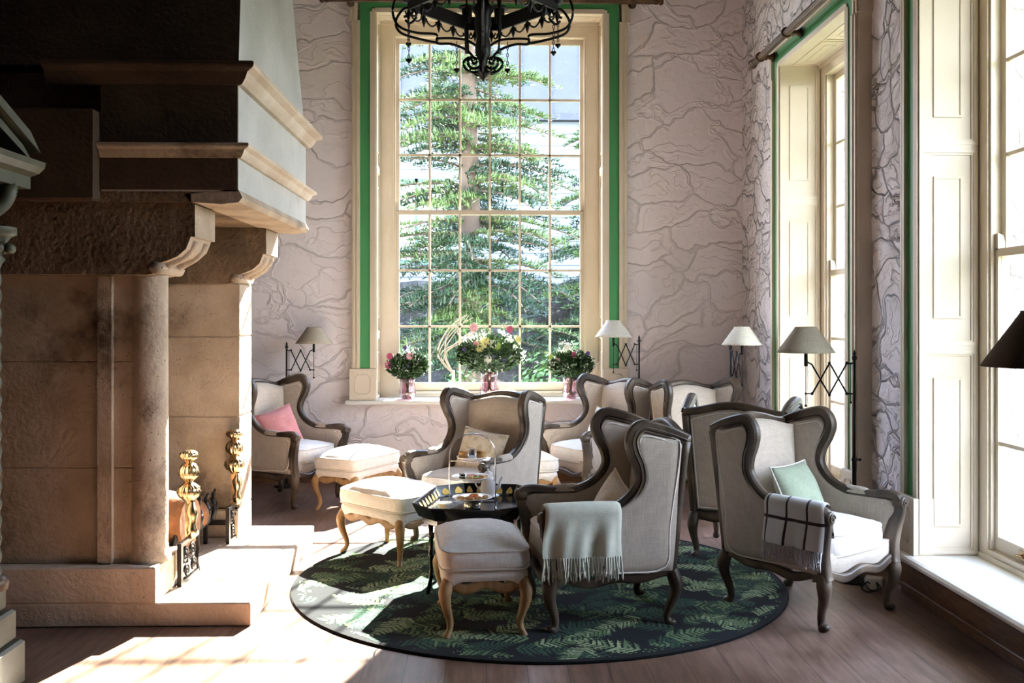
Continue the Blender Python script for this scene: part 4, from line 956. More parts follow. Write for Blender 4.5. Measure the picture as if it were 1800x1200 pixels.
# ---------------------------------------------------------------- round fern rug
RC = (.32, 6.19); RR = 1.50
rug = MB(); K = 96; rug.smooth = False
rug.mi = 0; rug.poly([(RR*.985*math.cos(2*PI*i/K), RR*.985*math.sin(2*PI*i/K), .012) for i in range(K)])
rug.mi = 4
pr = [(.985, .0), (1, .0), (1.004, .006), (1, .013), (.985, .013)]
base = len(rug.v)
for i in range(K):
    for q in pr: rug.v.append((RR*q[0]*math.cos(2*PI*i/K), RR*q[0]*math.sin(2*PI*i/K), q[1]))
for i in range(K):
    for j in range(4): rug.face((base+i*5+j, base+((i+1) % K)*5+j, base+((i+1) % K)*5+j+1, base+i*5+j+1))
rnd = random.Random(12)
def frond(cx, cy, a, L_, wid, z, cols):
    d = V((math.cos(a), math.sin(a), 0)); s = V((-d.y, d.x, 0)); o = V((cx, cy, z)); n = 12
    def ok(p): return p.x*p.x+p.y*p.y < (RR*.98)**2
    cv = rnd.uniform(-.14, .14); cols = (cols[0], cols[1], rnd.random())
    for i in range(n):
        t = (i+.5)/n; w_ = wid*(1-t)**.75*(.55+.45*min(1, t*5)); c = o+d*(L_*t)+s*(cv*L_*math.sin(t*2.2))
        for sg in (-1, 1):
            wj = w_*rnd.uniform(.72, 1.15); tip = c+s*(sg*wj)+d*(wj*rnd.uniform(.4, .8)); hb = L_/n*.36
            mid1 = c.lerp(tip, .5)-d*hb*.75; mid2 = c.lerp(tip, .5)+d*hb*.75
            pts = [c-d*hb, mid1, tip, mid2, c+d*hb]
            if all(ok(p) for p in pts):
                rug.mi = cols[0] if rnd.random() < .35+.6*cols[2] else cols[1]; rug.poly(pts)
            # serrations
            for k in (.35, .6):
                q = c.lerp(tip, k); tt = [q, q-d*(hb*1.15)+s*(sg*w_*.16), q+s*(sg*w_*.2)]
                if all(ok(p) for p in tt): rug.poly(tt)
fr_ = []
g_ = .27
for layer, (zz, cols) in enumerate(((.0125, (3, 3)), (.0130, (1, 3)), (.0135, (2, 1)))):
    for i in range(-7, 8):
        for j in range(-7, 8):
            x = (i+(j % 2)*.5)*g_*(1.15)+rnd.uniform(-.06, .06)+layer*.09; y = j*g_*.95+rnd.uniform(-.05, .05)+layer*.12
            if x*x+y*y > (RR+.1)**2: continue
            if layer == 2 and rnd.random() < .30: continue
            if layer == 1 and rnd.random() < .12: continue
            frond(x, y, rnd.choice((.25, .55, 2.7, 3.3, -.4, 3.9))+rnd.uniform(-.35, .35), rnd.uniform(.28, .42), rnd.uniform(.10, .15), zz+rnd.uniform(0, .0004), cols)
ro = rug.build('round_rug', ['rug_black', 'rug_a', 'rug_b', 'rug_c', 'rug_edge'], loc=(RC[0], RC[1], 0), fix=False)
tag(ro, 'large round rug patterned with green fern leaves on black', 'rug')

# ---------------------------------------------------------------- octagonal tray table
TZ = .47
tt = thing('tray_table', 'black lacquer octagonal tray table with gilt leaf border', 'table', (-.06, 6.14, 0), R(-11))
hl, hw_, ch = .44, .325, .15
def octo(e): return [(-hw_+ch-e*.4, -hl-e), (hw_-ch+e*.4, -hl-e), (hw_+e, -hl+ch-e*.4), (hw_+e, hl-ch+e*.4), (hw_-ch+e*.4, hl+e), (-hw_+ch-e*.4, hl+e), (-hw_-e, hl-ch+e*.4), (-hw_-e, -hl+ch-e*.4)]
b = MB(); b.prism_z(octo(-.035), TZ-.012, TZ); b.smooth = False
i0, i1, i2, i3 = octo(-.035), octo(.0), octo(.006), octo(-.03); base = len(b.v)
for pp, z in ((i0, TZ-.01), (i1, TZ+.062), (i2, TZ+.066), (i2, TZ+.058), (i3, TZ-.014)): b.v += [(x, y, z) for x, y in pp]
for r in range(4):
    for i in range(8): j = (i+1) % 8; b.face((base+r*8+i, base+r*8+j, base+(r+1)*8+j, base+(r+1)*8+i))
b.mi = 1
for inner in (0, 1):
    lo, hi = (octo(-.0345 if inner else -.0305), octo(-.0018 if inner else .0025))
    for i in range(8):
        j = (i+1) % 8; a0, a1 = V((*lo[i], TZ)), V((*lo[j], TZ)); c0, c1 = V((*hi[i], TZ+.058)), V((*hi[j], TZ+.058))
        n = max(2, int((a1-a0).length/.062)); m_ = V((a0.x+a1.x, a0.y+a1.y, 0)).normalized()*(-.0022 if inner else .0022)
        for k in range(n):
            t = (k+.5)/n
            def pt(u, v): return a0.lerp(a1, t+u/n).lerp(c0.lerp(c1, t+u/n), v)+m_
            b.poly([pt(-.28, .18), pt(.28, .18), pt(.30, .42), pt(.17, .68), pt(0, .88), pt(-.17, .68), pt(-.30, .42)])
b.build('tray', ['lacquer', 'gilt'], tt, fix=False)
b = MB(); b.smooth = False
for e, z0, z1 in ((-.05, TZ-.055, TZ-.013),):
    b.prism_z(octo(e), z0, z1, .004)
b.build('table_frame', 'lacquer', tt)
for sx in (-1, 1):
    for sy in (-1, 1):
        x, y = sx*.215, sy*.30
        b = MB(); b.tube([(x, y, z) for z in (TZ-.05, .36, .345, .335, .24, .225, .215, .12, .105, .095, .0)][:10]+[(x+sx*.012, y+sy*.03, .0)], [.016, .014, .019, .014, .013, .019, .013, .012, .018, .012, .013], 10, ref=(1, 0, 0))
        b.tube(spline([(x-sx*.004, y, TZ-.15), (x-sx*.03, y, TZ-.10), (x-sx*.085, y, TZ-.055)], 4), .008, 6)
        b.build('bamboo_leg', 'lacquer', tt)

# ---------------------------------------------------------------- three-tier tea stand and what it holds
SX, SY = -.085, 6.07; Z0 = TZ+.0005
cs = thing('tea_stand', 'three-tier silver wire tea stand on the black tray', 'cake stand', (SX, SY, Z0), R(4))
b = MB(); hwid = .14
pts = [(-hwid, 0, .0), (-hwid, 0, .33)]+[(-hwid*math.cos(PI*i/20), 0, .33+.125*math.sin(PI*i/20)) for i in range(1, 20)]+[(hwid, 0, .33), (hwid, 0, .0)]
b.tube(pts, .0038, 8, ref=(0, 1, 0)); b.build('arched_handle', 'silver', cs)
b = MB()
for s in (-1, 1): b.tube(spline([(s*hwid, -.05, .003), (s*hwid, 0, .012), (s*hwid, .05, .003)], 4), .0038, 6)
b.tube([(-hwid, 0, .045), (hwid, 0, .045)], .003, 6)
for zz, rr in ((.05, .062), (.175, .062), (.295, .058)): b.tube([(rr*math.cos(2*PI*i/24), rr*math.sin(2*PI*i/24), zz-.004) for i in range(24)], .003, 6, closed=True); b.tube([(-hwid, 0, zz-.004), (hwid, 0, zz-.004)], .003, 6)
b.lathe([(.0, .0), (.05, .0), (.052, .015), (.05, .044), (0, .045)], (0, 0, 0), 24)
b.build('tier_rings', 'silver', cs)
def plate(name, label, loc, r, group=None):
    b = MB(); b.lathe([(0, .0), (r*.45, .0), (r*.55, .004), (r*.8, .010), (r, .020), (r*1.005, .022), (r*.98, .023), (r*.78, .014), (r*.55, .008), (0, .006)], (0, 0, 0), 36)
    return tag(b.build(name, 'porcelain', loc=loc), label, 'plate', group)
tiers = [(.050, .122), (.175, .125), (.295, .098)]
for (z, r), nm in zip(tiers, ('white plate on the lowest tier of the tea stand', 'white plate on the middle tier of the tea stand', 'small white plate on the top tier of the tea stand')):
    plate('plate', nm, (SX, SY, Z0+z), r)
def food(name, label, cat, x, y, tier, build, rz=0, group=None):
    root = thing(name, label, cat, (SX+x, SY+y, Z0+tiers[tier][0]+.0085), rz, group); build(root); return root
def scone(root):
    b = MB(); b.grid(lambda u, v: V(((.029+.003*math.sin(7*v)+.002*noise.noise(V((math.cos(2*PI*u)*2, math.sin(2*PI*u)*2, v*4))))*math.cos(2*PI*u), (.029+.003*math.sin(7*v))*math.sin(2*PI*u), .044*v)), 24, 6, cu=True)
    b.build('crumb', 'bread', root); t = MB(); t.ball((0, 0, .042), .029, 16, 6, (1, 1, .42)); t.build('crust_top', 'bread', root)
food('scone', 'golden fruit scone left of the jam glass, top tier', 'scone', -.055, -.012, 2, scone); food('scone', 'golden fruit scone right of the jam glass, top tier', 'scone', .052, .0, 2, scone, 1)
jg = thing('jam_glass', 'small glass of dark berry jam between the scones', 'glass', (SX-.004, SY-.0, Z0+.295+.0085))
b = MB(); b.lathe([(0, 0), (.018, .0), (.021, .004), (.021, .062), (.022, .066), (.019, .066), (.0185, .008), (0, .006)], (0, 0, 0), 20); b.build('glass_cup', 'clear', jg)
b = MB(); b.lathe([(0, .022), (.0178, .022), (.0178, .056), (0, .056)], (0, 0, 0), 20); b.build('jam', 'jam', jg)
pc = MB(); pc.lathe([(0, 0), (.02, 0), (.028, .014), (.03, .018), (.026, .016), (0, .012)], (0, 0, 0), 18); o = pc.build('cream_dish', 'porcelain', loc=(SX-.0, SY-.058, Z0+.295+.0085)); tag(o, 'tiny white cream dish in front of the jam glass', 'dish')
def slab(layers, w, d):
    def f(root):
        z = 0
        for nm, mt, h in layers:
            b = MB(); b.box(-w/2, w/2, -d/2, d/2, z, z+h, .0025); b.build(nm, mt, root); z += h-.0004
    return f
food('cake_slice', 'dark layered cake slice at left of the middle tier', 'cake', -.062, -.02, 1, slab((('sponge', 'choc', .014), ('cream_layer', 'cream_food', .006), ('topping', 'choc', .012)), .030, .045), .2)
food('cake_slice', 'pale sponge finger at front of the middle tier', 'cake', -.018, -.045, 1, slab((('sponge', 'sponge', .022),), .036, .03), -.2)
food('cake_slice', 'pink-iced pale sponge behind the sponge finger', 'cake', -.012, .0, 1, slab((('sponge', 'sponge', .020), ('icing', 'fl_rose', .007)), .05, .03), .1)
food('cake_slice', 'green-topped tart square at front of the middle tier', 'cake', .026, -.052, 1, slab((('pastry', 'bread', .012), ('topping', 'fl_green', .006)), .036, .026), .3)
food('cake_slice', 'square chocolate slice with white cream at right rear of the middle tier', 'cake', .034, .012, 1, slab((('sponge', 'choc', .016), ('icing', 'cream_food', .010)), .032, .032), .5)
food('cake_slice', 'golden almond cake at right edge of the middle tier', 'cake', .070, -.03, 1, slab((('sponge', 'sponge', .018), ('crust', 'bread', .006)), .036, .03), .8)
def roll(root):
    b = MB(); b.ball((0, 0, .013), .014, 12, 8, (2.0, 1, .95)); b.build('crust', 'bread', root); c = MB(); c.ball((0, 0, .017), .010, 10, 6, (2.0, .9, .9)); c.build('filling', 'cream_food', root)
for x, y, a, lb in ((-.068, -.045, .2, 'small filled pastry roll at left of the lowest tier'), (-.02, -.055, -.3, 'small filled pastry roll at front of the lowest tier'), (.035, -.05, .4, 'small filled pastry roll at right front of the lowest tier'), (.075, -.015, .9, 'small filled pastry roll at far right of the lowest tier'), (.01, .05, .1, 'small filled pastry roll behind the strawberries')):
    food('pastry_roll', lb, 'pastry', x, y, 0, roll, a)
def berry(root):
    b = MB(); b.lathe([(0, 0), (.008, .003), (.015, .014), (.014, .022), (.006, .026), (0, .027)], (0, 0, 0), 14); b.build('fruit', 'berry', root); c = MB(); c.lathe([(0, .026), (.008, .028), (0, .031)], (0, 0, 0), 6); c.build('calyx', 'fl_green', root)
food('strawberry', 'red strawberry at left of the pair on the lowest tier', 'strawberry', -.010, -.012, 0, berry); food('strawberry', 'red strawberry at right of the pair on the lowest tier', 'strawberry', .024, -.008, 0, berry)
def teacup(label, loc, rz):
    r = thing('teacup', label, 'cup', loc, rz)
    b = MB(); b.lathe([(0, 0), (.024, 0), (.022, .005), (.036, .022), (.043, .048), (.045, .055), (.042, .055), (.034, .022), (0, .008)], (0, 0, 0), 28); b.build('bowl', 'porcelain', r)
    h = MB(); h.tube(spline([(.038, 0, .045), (.058, 0, .044), (.056, 0, .024), (.034, 0, .018)], 5), .0035, 6, ref=(0, 1, 0)); h.build('handle', 'porcelain', r)
    return r
def saucer(label, loc):
    plate('saucer', label, loc, .072)
def on_tray(x, y):
    a = R(-11); return (-.06+x*math.cos(a)-y*math.sin(a), 6.14+x*math.sin(a)+y*math.cos(a))
x, y = on_tray(-.155, -.20); teacup('white patterned teacup on the tray, front left of the stand', (x, y, TZ+.0005), R(10))
x, y = on_tray(.02, .27); saucer('white saucer under the teapot at the back of the tray', (x, y, TZ+.0005))
tp_ = thing('teapot', 'small silver-white teapot behind the tea stand', 'teapot', (x, y, TZ+.009))
b = MB(); b.lathe([(0, 0), (.036, 0), (.05, .03), (.052, .06), (.042, .10), (.030, .13), (.026, .145)], (0, 0, 0), 24); b.build('body', 'porcelain', tp_)
b = MB(); b.lathe([(.028, .144), (.03, .15), (.02, .162), (.006, .168), (.010, .178), (0, .184)], (0, 0, 0), 18); b.build('lid', 'porcelain', tp_)
b = MB(); b.tube(spline([(.04, 0, .05), (.07, 0, .07), (.075, 0, .105), (.092, 0, .13)], 5), [.014, .010, .007], 8, ref=(0, 1, 0)); b.build('spout', 'porcelain', tp_)
b = MB(); b.tube(spline([(-.03, 0, .125), (-.07, 0, .125), (-.08, 0, .08), (-.045, 0, .045)], 5), .005, 8, ref=(0, 1, 0)); b.build('handle', 'porcelain', tp_)

# ---------------------------------------------------------------- throws
def throw(name, label, k, sx, yc, half, zt, out_len, in_len, mat, fmat, seed, uvs=False, fringe=.085):
    """folded blanket over a chair arm; local chair coordinates, sx is the side"""
    p, d, _ = CH[k]; root = thing(name, label, 'throw blanket', (p[0], p[1], 0), dirz(*d)); b = MB()
    xa = .352; prof = []
    def P2(s):      # s: arc position, 0 at the top of the arm; <0 inside
        r = .040
        if abs(s) < r*PI/2: a = s/r; return (xa+r*math.sin(a), zt+r*math.cos(a)-r)
        return (xa+(r if s > 0 else -r)+.006*(abs(s)-.06)*(1 if s > 0 else 0), zt-r-(abs(s)-r*PI/2))
    T = .011; n, m = 34, 40; S0, S1 = -in_len, out_len; uv = []
    def f(u, v, sg):
        s = lerp(S0, S1, v); x, z = P2(s); x2, z2 = P2(s+.002); nx, nz = (z-z2), (x2-x); l = math.hypot(nx, nz) or 1; nx, nz = -nx/l, -nz/l
        nx, nz = (-nx, -nz) if nz < 0 or (abs(s) > .07 and nx*(1 if s > 0 else -1) < 0) else (nx, nz)
        hang = smooth((abs(s)-.05)/.2); y = yc+half*(2*u-1)*(1+.04*hang)+.006*math.sin(v*9+seed)
        fold = (.010*math.sin(u*13+seed)+.007*math.sin(u*23+v*3+seed*2))*hang*(1 if s > 0 else .4)+.009*hang*(1 if s > 0 else 0)
        e = T*(1 if sg > 0 else 0)*(math.sin(PI*min(1, max(0, u)))**.18); return V((sx*(x+nx*(e+.003)+(fold if s > 0 else -fold)), y, z+nz*(e+.003)))
    b.grid(lambda u, v: f(u, v, 1), n, m); b.grid(lambda u, v: f(u, v, 0), n, m)
    for uu in (0, 1): b.grid(lambda j, v: f(uu, v, 0).lerp(f(uu, v, 1), j), 1, m)
    for vv in (0, 1): b.grid(lambda u, j: f(u, vv, 0).lerp(f(u, vv, 1), j), n, 1)
    me_o = b.build('woven_cloth', mat, root, fix=False)
    if uvs:
        uvl = me_o.data.uv_layers.new(name='UVMap'); C_ = []
        W_ = (n+1)*(m+1)
        for lp in me_o.data.loops:
            i = lp.vertex_index
            if i < 2*W_: i %= W_; uu, vv = (i//(m+1))/n, (i % (m+1))/m
            else: uu, vv = 0.01, 0.5
            uvl.data[lp.index].uv = (uu*half*2, lerp(S0, S1, vv))
    rnd = random.Random(seed); fr2 = MB()
    for layer, dl in ((0, 0), (1, -.018)):
        N_ = 30
        for i in range(N_):
            u = (i+.5)/N_; q = f(u, 1, layer); L_ = fringe*rnd.uniform(.85, 1.1)+(0 if layer else .012); w1, w2 = rnd.uniform(-.012, .012), rnd.uniform(-.012, .012)
            fr2.tube(spline([q+V((0, 0, .004)), q+V((sx*.003, w1*.5, -L_*.4)), q+V((sx*rnd.uniform(-.002, .006), w1, -L_*.75)), q+V((sx*rnd.uniform(-.004, .008), w1+w2*.4, -L_))], 2), [.0042, .0048, .0042, .005, .0025], 5)
    fr2.build('fringe', fmat, root)
    return root
throw('wool_throw', 'plain sage-cream wool throw with long fringe on the near armchair', 'B', 1, -.195, .20, .672, .285, .20, 'wool', 'wool', 3, fringe=.11)
throw('plaid_throw', 'white plaid throw with dark stripes over the right armchair arm', 'E', -1, -.205, .185, .672, .265, .20, 'plaid', 'fringe_grey', 5, True, .08)

# ---------------------------------------------------------------- scissor-arm floor lamps
def lamp(label, loc, ang, H, reach, spread, shade, sr=.175, sh=.155, sd=0, zarm=None):
    """pole at loc; arm points along local +x"""
    r = thing('scissor_floor_lamp', label, 'floor lamp', loc, ang, 'scissor-arm floor lamps')
    b = MB(); b.lathe([(0, 0), (.12, 0), (.12, .012), (.05, .022), (.018, .04), (0, .04)], (0, 0, 0), 24); b.build('base', 'black', r)
    b = MB(); b.tube([(0, 0, .02), (0, 0, .75)], .014, 10); b.tube([(0, 0, .75), (0, 0, H-.03)], .009, 10); b.ball((0, 0, .75), .019, 10, 6); b.tube([(0, 0, .75), (-.035, 0, .75)], .005, 6); b.ball((-.035, 0, .75), .009, 8, 6)
    b.lathe([(.009, H-.06), (.015, H-.05), (.015, H-.035), (.008, H-.03), (.011, H-.015), (.0, H+.01)], (0, 0, 0), 12); b.build('pole', 'black', r)
    zt, zb = H-.075, H-.075-spread; b = MB(); x0, x1 = .02, reach-.012; n = 2; w_ = (x1-x0)
    q = [x0+w_*t for t in (.0, .10, .5, .90, 1.0)]
    rr = .0055
    b.tube([(0, 0, zt), (q[1], 0, zt-.005)], rr, 6, ref=(0, 1, 0)); b.tube([(0, 0, zb), (q[1], 0, zb)], rr, 6, ref=(0, 1, 0))
    b.tube([(q[1], -.004, zt-.005), (q[2], -.004, zb-.008)], rr, 6, ref=(0, 1, 0)); b.tube([(q[1], .004, zb), (q[2], .004, zt+.0)], rr, 6, ref=(0, 1, 0))
    b.tube([(q[2], .004, zt+.0), (q[3], .004, zb)], rr, 6, ref=(0, 1, 0)); b.tube([(q[2], -.004, zb-.008), (q[3], -.004, zt-.01)], rr, 6, ref=(0, 1, 0))
    b.tube([(q[3], 0, zb), (reach, 0, zb)], rr*.8, 6, ref=(0, 1, 0)); b.tube([(q[3], 0, zt-.01), (reach, 0, zt+.01)], rr, 6, ref=(0, 1, 0))
    for X, Z in ((q[2], zt), (q[2], zb-.008), (q[3], zb), (q[1], zb), (q[1], zt)): b.ball((X, 0, Z), .010, 8, 6)
    b.build('scissor_arm', 'black', r)
    b = MB(); b.tube([(reach, 0, zt+.07), (reach, 0, zt-.02)], .0115, 10); b.tube([(reach, 0, zt), (reach, 0, zb-.07)], .0028, 6); b.ball((reach, 0, zb-.075), .009, 8, 6); b.ball((reach, 0, zb), .008, 8, 6)
    b.tube([(.022, 0, zt), (.022, 0, zb-.05)], .0028, 6); b.ball((.022, 0, zb-.055), .008, 8, 6); b.build('lamp_holder', 'black', r)
    zs = zt+.065; b = MB(); rt = sr*.37
    b.grid(lambda u, v: V((reach+lerp(sr, rt, v)*math.cos(2*PI*u), lerp(sr, rt, v)*math.sin(2*PI*u), zs+sh*v)), 48, 6, cu=True)
    b.grid(lambda u, v: V((reach+(lerp(sr, rt, v)-.003)*math.cos(2*PI*u), (lerp(sr, rt, v)-.003)*math.sin(2*PI*u), zs+sh*v)), 48, 6, cu=True)
    b.grid(lambda u, v: V((reach+(sr-.003*v)*math.cos(2*PI*u), (sr-.003*v)*math.sin(2*PI*u), zs)), 48, 1, cu=True)
    b.tube([(reach+rt*math.cos(2*PI*i/32), rt*math.sin(2*PI*i/32), zs+sh) for i in range(32)], .003, 5, closed=True)
    for i in range(3): b.tube([(reach, 0, zs+sh-.02), (reach+rt*math.cos(2*PI*i/3), rt*math.sin(2*PI*i/3), zs+sh-.005)], .002, 5)
    b.tube([(reach, 0, zs-.01), (reach, 0, zs+sh-.02)], .010, 8)
    b.build('lampshade', shade, r)
    return r
lamp('scissor-arm floor lamp with grey shade behind the pink-cushion armchair', (-1.92, 9.62, 0), R(0), 1.385, .26, .19, 'shade_grey')
lamp('scissor-arm floor lamp with pale shade right of the back window', (1.43, 9.30, 0), R(178), 1.45, .24, .19, 'shade_light')
lamp('scissor-arm floor lamp in the far right corner, arm seen end-on', (2.17, 8.80, 0), R(-82), 1.40, .26, .21, 'shade_light')
lamp('scissor-arm floor lamp with wide linen shade before the far side window', (2.285, 6.13, 0), R(178), 1.425, .30, .19, 'shade_grey', sr=.178, sh=.158)
lamp('scissor-arm floor lamp cut off by the right photo edge', (2.02, 3.02, 0), R(180), 1.50, .30, .19, 'shade_backlit', sr=.185, sh=.17)

# ---------------------------------------------------------------- vases of flowers on the sill
def bouquet(label, vlabel, x, y, z, vr, vh, rad, h, seed, nb, spread=1.0):
    rnd = random.Random(seed)
    v = thing('glass_vase', vlabel, 'vase', (x, y, z)); b = MB()
    pr = [(0, 0), (vr*.62, 0), (vr*.75, vh*.06), (vr*1.0, vh*.25), (vr*.97, vh*.38), (vr*.88, vh*.58), (vr*.84, vh*.8), (vr*.90, vh*1.0)]
    b.lathe(pr+[(r*.93, hh) for r, hh in pr[:0:-1]], (0, 0, 0), 48, flute=.03, nf=14); b.build('fluted_glass', 'vase', v)
    w_ = MB(); w_.lathe([(0, .006), (vr*.55, .006), (vr*.88, vh*.25), (vr*.80, vh*.42), (0, vh*.42)], (0, 0, 0), 24); w_.build('water', 'clear', v)
    bq = thing('flower_bouquet', label, 'bouquet', (x, y, z+.008))
    st = MB(); heads = []
    for i in range(26):
        a = rnd.uniform(0, 2*PI); t = rnd.random()**.6; ex, ey = rad*t*math.cos(a)*spread, rad*.55*t*math.sin(a); ez = vh+h*(1-.62*t*t)*rnd.uniform(.75, 1)
        st.tube(spline([(-.4*vr*math.cos(a), -.4*vr*math.sin(a), .01), (.45*vr*math.cos(a), .45*vr*math.sin(a), vh*.9), (ex*.7, ey*.7, (ez+vh)/2+.01), (ex, ey, ez)], 3), .0028, 5); heads.append(V((ex, ey, ez)))
    st.build('stems', 'stem', bq)
    lf = MB(); lf.smooth = False
    for i in range(int(1400*rad/.16)):
        v_ = V((rnd.gauss(0, 1)*spread, rnd.gauss(0, .6), rnd.gauss(0, .7))).normalized()*rnd.random()**.4; p = V((v_.x*rad*.9, v_.y*rad*.75, vh+h*.36+v_.z*h*.40))
        d = (V((v_.x, v_.y, v_.z*.6+.35))+V((rnd.uniform(-.5, .5), rnd.uniform(-.5, .5), rnd.uniform(-.3, .5)))).normalized(); l = rnd.uniform(.025, .06); s = d.cross(V((rnd.uniform(-1, 1), rnd.uniform(-1, 1), rnd.uniform(-1, 1)))).normalized()*l*.28
        lf.poly([p, p+d*l*.5+s, p+d*l, p+d*l*.5-s])
    lf.build('leaves', 'foliage', bq, fix=False)
    fw = MB()
    for i in range(int(240*rad/.16)):
        h_ = heads[rnd.randrange(len(heads))]+V((rnd.gauss(0, .025), rnd.gauss(0, .02), rnd.gauss(0, .025))); fw.ball(h_, rnd.uniform(.005, .0105), 5, 3)
    o = fw.build('filler_blossom', 'fl_white', bq, fix=False); o['kind'] = 'stuff'
    for i, (col, fx, fz, fr__) in enumerate(nb):
        p = V((fx*rad*spread, -.45*rad*(1-fx*fx*.5), vh+h*fz)); f = MB(); f.smooth = False; n = 14
        for ring, (rr, tl) in enumerate(((1, .25), (.68, .6), (.36, 1.0))):
            for k in range(n-ring*3):
                a = 2*PI*k/(n-ring*3)+ring; dd = V((math.cos(a), -tl*.6, math.sin(a))).normalized(); sd = dd.cross(V((0, 1, 0))).normalized()
                L_ = fr__*rr; f.poly([p, p+dd*L_*.6+sd*L_*.22, p+dd*L_, p+dd*L_*.6-sd*L_*.22])
        f.ball(p+V((0, -fr__*.2, 0)), fr__*.22, 8, 5); f.tube([p, p+V((0, .03, -.05))], .002, 4); f.build('blossom', col, bq, fix=False)
ZS = .8125
bouquet('small bouquet at left with pink dahlias and dark leaves', 'left vase of pink-tinted glass on the windowsill', -.785, 9.93, ZS, .082, .205, .20, .30, 1,
        [('fl_pink', -.92, .42, .042), ('fl_pink', -.85, .72, .038), ('fl_rose', .15, .72, .042), ('fl_purple', -.1, 1.0, .022), ('fl_purple', .05, .42, .02), ('fl_white', .55, .5, .02)])
bouquet('large central bouquet with pale yellow and white blossoms', 'central pink-tinted vase on the windowsill, largest of three', .03, 9.93, ZS, .095, .27, .345, .44, 2,
        [('fl_yellow', -.12, .66, .06), ('fl_yellow', -.28, .52, .045), ('fl_rose', -.45, .98, .05), ('fl_rose', -.38, .62, .035), ('fl_pink', .58, .95, .038), ('fl_white', .10, .62, .05), ('fl_white', -.05, .28, .045), ('fl_green', .22, .58, .045), ('fl_purple', -.72, .5, .025), ('fl_purple', .12, .35, .024), ('fl_purple', .42, .25, .022), ('fl_yellow', .82, .72, .035), ('fl_white', .62, .32, .03)], 1.0)
bouquet('small bouquet at right with white spires and purple sprigs', 'right vase of pink-tinted glass on the windowsill', .84, 9.93, ZS, .080, .21, .235, .33, 3,
        [('fl_pink', .1, .68, .034), ('fl_rose', -.55, .5, .03), ('fl_white', -.2, .9, .035), ('fl_purple', .7, .72, .025), ('fl_purple', .5, .5, .02), ('fl_green', -.85, .62, .03)], 1.0)

# ---------------------------------------------------------------- wrought iron chandelier
cz = 3.12; chd = thing('iron_chandelier', 'black wrought iron chandelier with scrolls and heart pendants at top', 'chandelier', (-.022, 6.3, cz))
I = 'black'
b = MB(); b.lathe([(0, .0), (.012, .02), (.03, .045), (.058, .062), (.03, .075), (.022, .10), (.03, .14), (.045, .17), (.05, .22), (.04, .28), (.045, .33), (.055, .37), (.05, .42), (.07, .46), (.04, .50), (.03, .60)], (0, 0, 0), 20); b.build('central_column', I, chd)
b = MB()
for i in range(6):
    a = 2*PI*i/6+.2; b.tube(spline([(.05*math.cos(a), .05*math.sin(a), .05), (.085*math.cos(a), .085*math.sin(a), .068), (.07*math.cos(a), .07*math.sin(a), .085)], 3), .007, 5)
b.build('spiked_finial', I, chd)
def rot(pts, a): return [V((p[0]*math.cos(a)-p[1]*math.sin(a), p[0]*math.sin(a)+p[1]*math.cos(a), p[2])) for p in pts]
ang = [R(v) for v in (-28, 28, 90, 152, 208, 270)]
ring = [V((.50*math.cos(a), .50*math.sin(a), .44 if False else .43)) for a in ang]
RZ = .50
ringp = [V((x, y, RZ)) for x, y in ((.11, .45), (-.11, .45), (-.47, .0), (-.11, -.45), (.11, -.45), (.47, .0))]
for i in range(6):
    p, q = ringp[i], ringp[(i+1) % 6]; b = MB(); b.smooth = False
    d = (q-p).normalized(); b.sweep([p, q], [(-.045, -.008), (.045, -.008), (.045, .008), (-.045, .008)], ref=(0, 0, 1)); b.smooth = True
    n = 4
    for k in range(n):
        a0, a1 = p.lerp(q, k/n), p.lerp(q, (k+1)/n); mid = a0.lerp(a1, .5)
        b.tube(spline([a0+V((0, 0, -.045)), a0.lerp(a1, .25)+V((0, 0, -.085)), mid+V((0, 0, -.10)), a0.lerp(a1, .75)+V((0, 0, -.085)), a1+V((0, 0, -.045))], 4), .006, 6)
        e = a1+V((0, 0, -.05)); b.tube([e, e+V((0, 0, -.03)), e+V((0, 0, -.075))], [.008, .016, .002], 6)
        for s in (-1, 1): b.tube(spline([e+V((0, 0, -.03)), e+d*(s*.022)+V((0, 0, -.028)), e+d*(s*.026)+V((0, 0, -.01))], 3), .005, 5)
    b.build('gallery_rail', I, chd)
for i, a in enumerate((0, PI, PI/2, -PI/2)):
    b = MB()
    b.tube(rot(spline([(.05, 0, .14), (.10, 0, .20), (.20, 0, .24), (.29, 0, .245), (.295, 0, .30), (.42, 0, .31), (.53, 0, .35), (.57, 0, .44), (.545, 0, .53), (.48, 0, .55), (.43, 0, .50), (.45, 0, .43), (.50, 0, .41)], 5), a), .0085, 7)
    b.tube(rot(spline([(.03, 0, .22), (.12, 0, .27), (.285, 0, .275), (.29, 0, .25), (.40, 0, .27), (.52, 0, .31), (.55, 0, .38), (.50, 0, .46), (.44, 0, .46), (.42, 0, .41), (.46, 0, .37), (.49, 0, .39)], 5), a), .0085, 7)
    b.tube(rot([(.06+.055*(1-t/26)*math.cos(t*.42+2.6), 0, .13+.055*(1-t/26)*math.sin(t*.42+2.6)) for t in range(24)], a), .009, 7)
    b.tube(rot(spline([(.05, 0, .06), (.10, 0, .075), (.125, 0, .12), (.09, 0, .155), (.065, 0, .13)], 5), a), .0085, 7)
    b.build('scroll_arm', I, chd)
    b = MB(); q = rot([(.10, 0, 0)], a)[0]; b.tube([(q.x, q.y, .18), (q.x*1.05, q.y*1.05, .34), (q.x*1.0, q.y, .80)], .014, 8); b.build('upright_rod', I, chd)
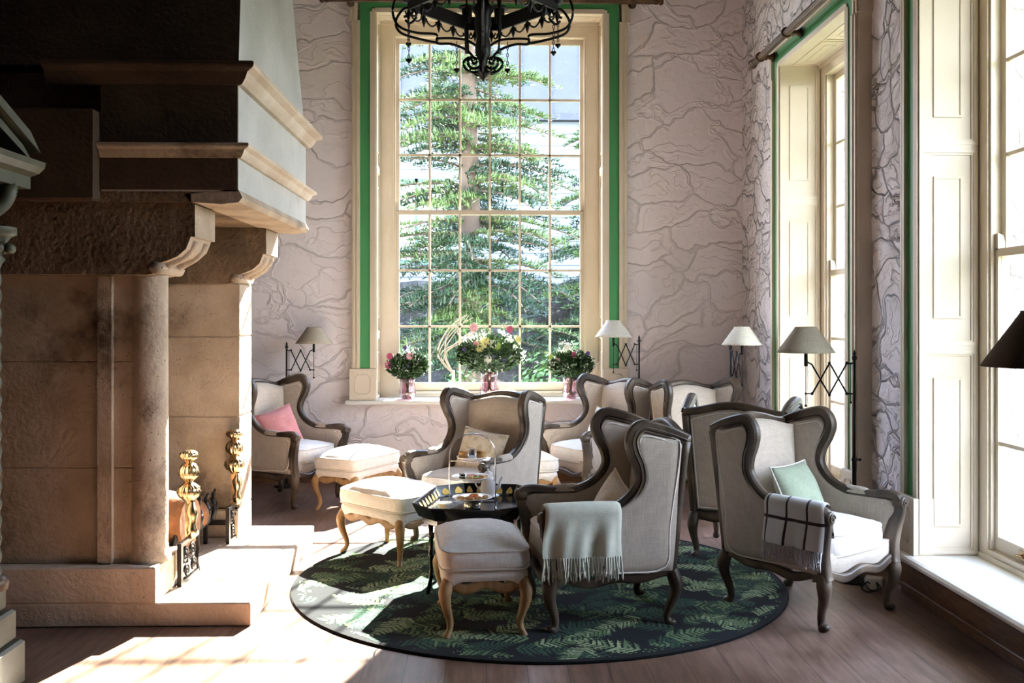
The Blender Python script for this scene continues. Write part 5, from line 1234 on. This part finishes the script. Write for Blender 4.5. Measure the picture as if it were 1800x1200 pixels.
for i in range(6):
    b = MB(); b.tube([(ringp[i].x, ringp[i].y, RZ), (ringp[i].x, ringp[i].y, RZ+.10)], .035, 12); b.tube([(ringp[i].x, ringp[i].y, RZ+.10), (ringp[i].x, ringp[i].y, RZ+.115)], .055, 12); b.build('candle_cup', I, chd)
def heart(mb, c, s):
    mb.ball(c+V((-.45*s, 0, .2*s)), .62*s, 10, 7, (1, .7, 1)); mb.ball(c+V((.45*s, 0, .2*s)), .62*s, 10, 7, (1, .7, 1)); mb.lathe([(0, -1.25*s), (.4*s, -.75*s), (.85*s, -.1*s), (.5*s, .2*s), (0, .3*s)], c, 12)
for i, (x, y, z0, z1) in enumerate(((-.47, .0, .45, .235), (-.465, -.03, .38, .125), (.475, .0, .45, .235), (.445, -.03, .38, .18), (-.165, -.02, .25, .07), (.155, -.02, .25, .07))):
    b = MB()
    for k in range(max(2, int((z0-z1)/.024))):
        zc_ = z0-.012-k*.024; b.tube([(x+(.006*math.cos(2*PI*j/8) if k % 2 else 0), y+(0 if k % 2 else .006*math.cos(2*PI*j/8)), zc_+.014*math.sin(2*PI*j/8)) for j in range(8)], .0026, 5, ref=(1, 1, 0), closed=True)
    heart(b, V((x, y, z1)), .017); b.build('heart_pendant', I, chd)
b = MB()
for i in range(6):
    q = ringp[i]*.55; b.tube([(q.x, q.y, .35 if False else RZ+.02), (q.x*.9, q.y*.9, 1.2), (0, 0, 1.75)], .006, 6)
b.tube([(0, 0, .55), (0, 0, ZC-cz)], .014, 10); b.build('hanging_rods', I, chd)

# ---------------------------------------------------------------- socket block and cable behind the right armchair
so = thing('socket_block', 'white socket block with black cable behind the right armchair leg', 'socket block', (2.33, 5.93, 0), R(-30))
b = MB(); b.box(-.05, .05, -.03, .03, 0, .075, .006); b.build('housing', 'plastic', so)
b = MB(); b.tube(spline([(-.02, -.03, .04), (-.03, -.07, .055), (-.06, -.08, .02), (-.02, -.10, .006), (.03, -.07, .02), (.02, -.035, .05)], 5), .005, 6); b.tube(spline([(.02, -.03, .05), (.05, -.08, .03), (.0, -.11, .02), (-.04, -.05, .035)], 5), .005, 6); b.build('cable', 'black', so)
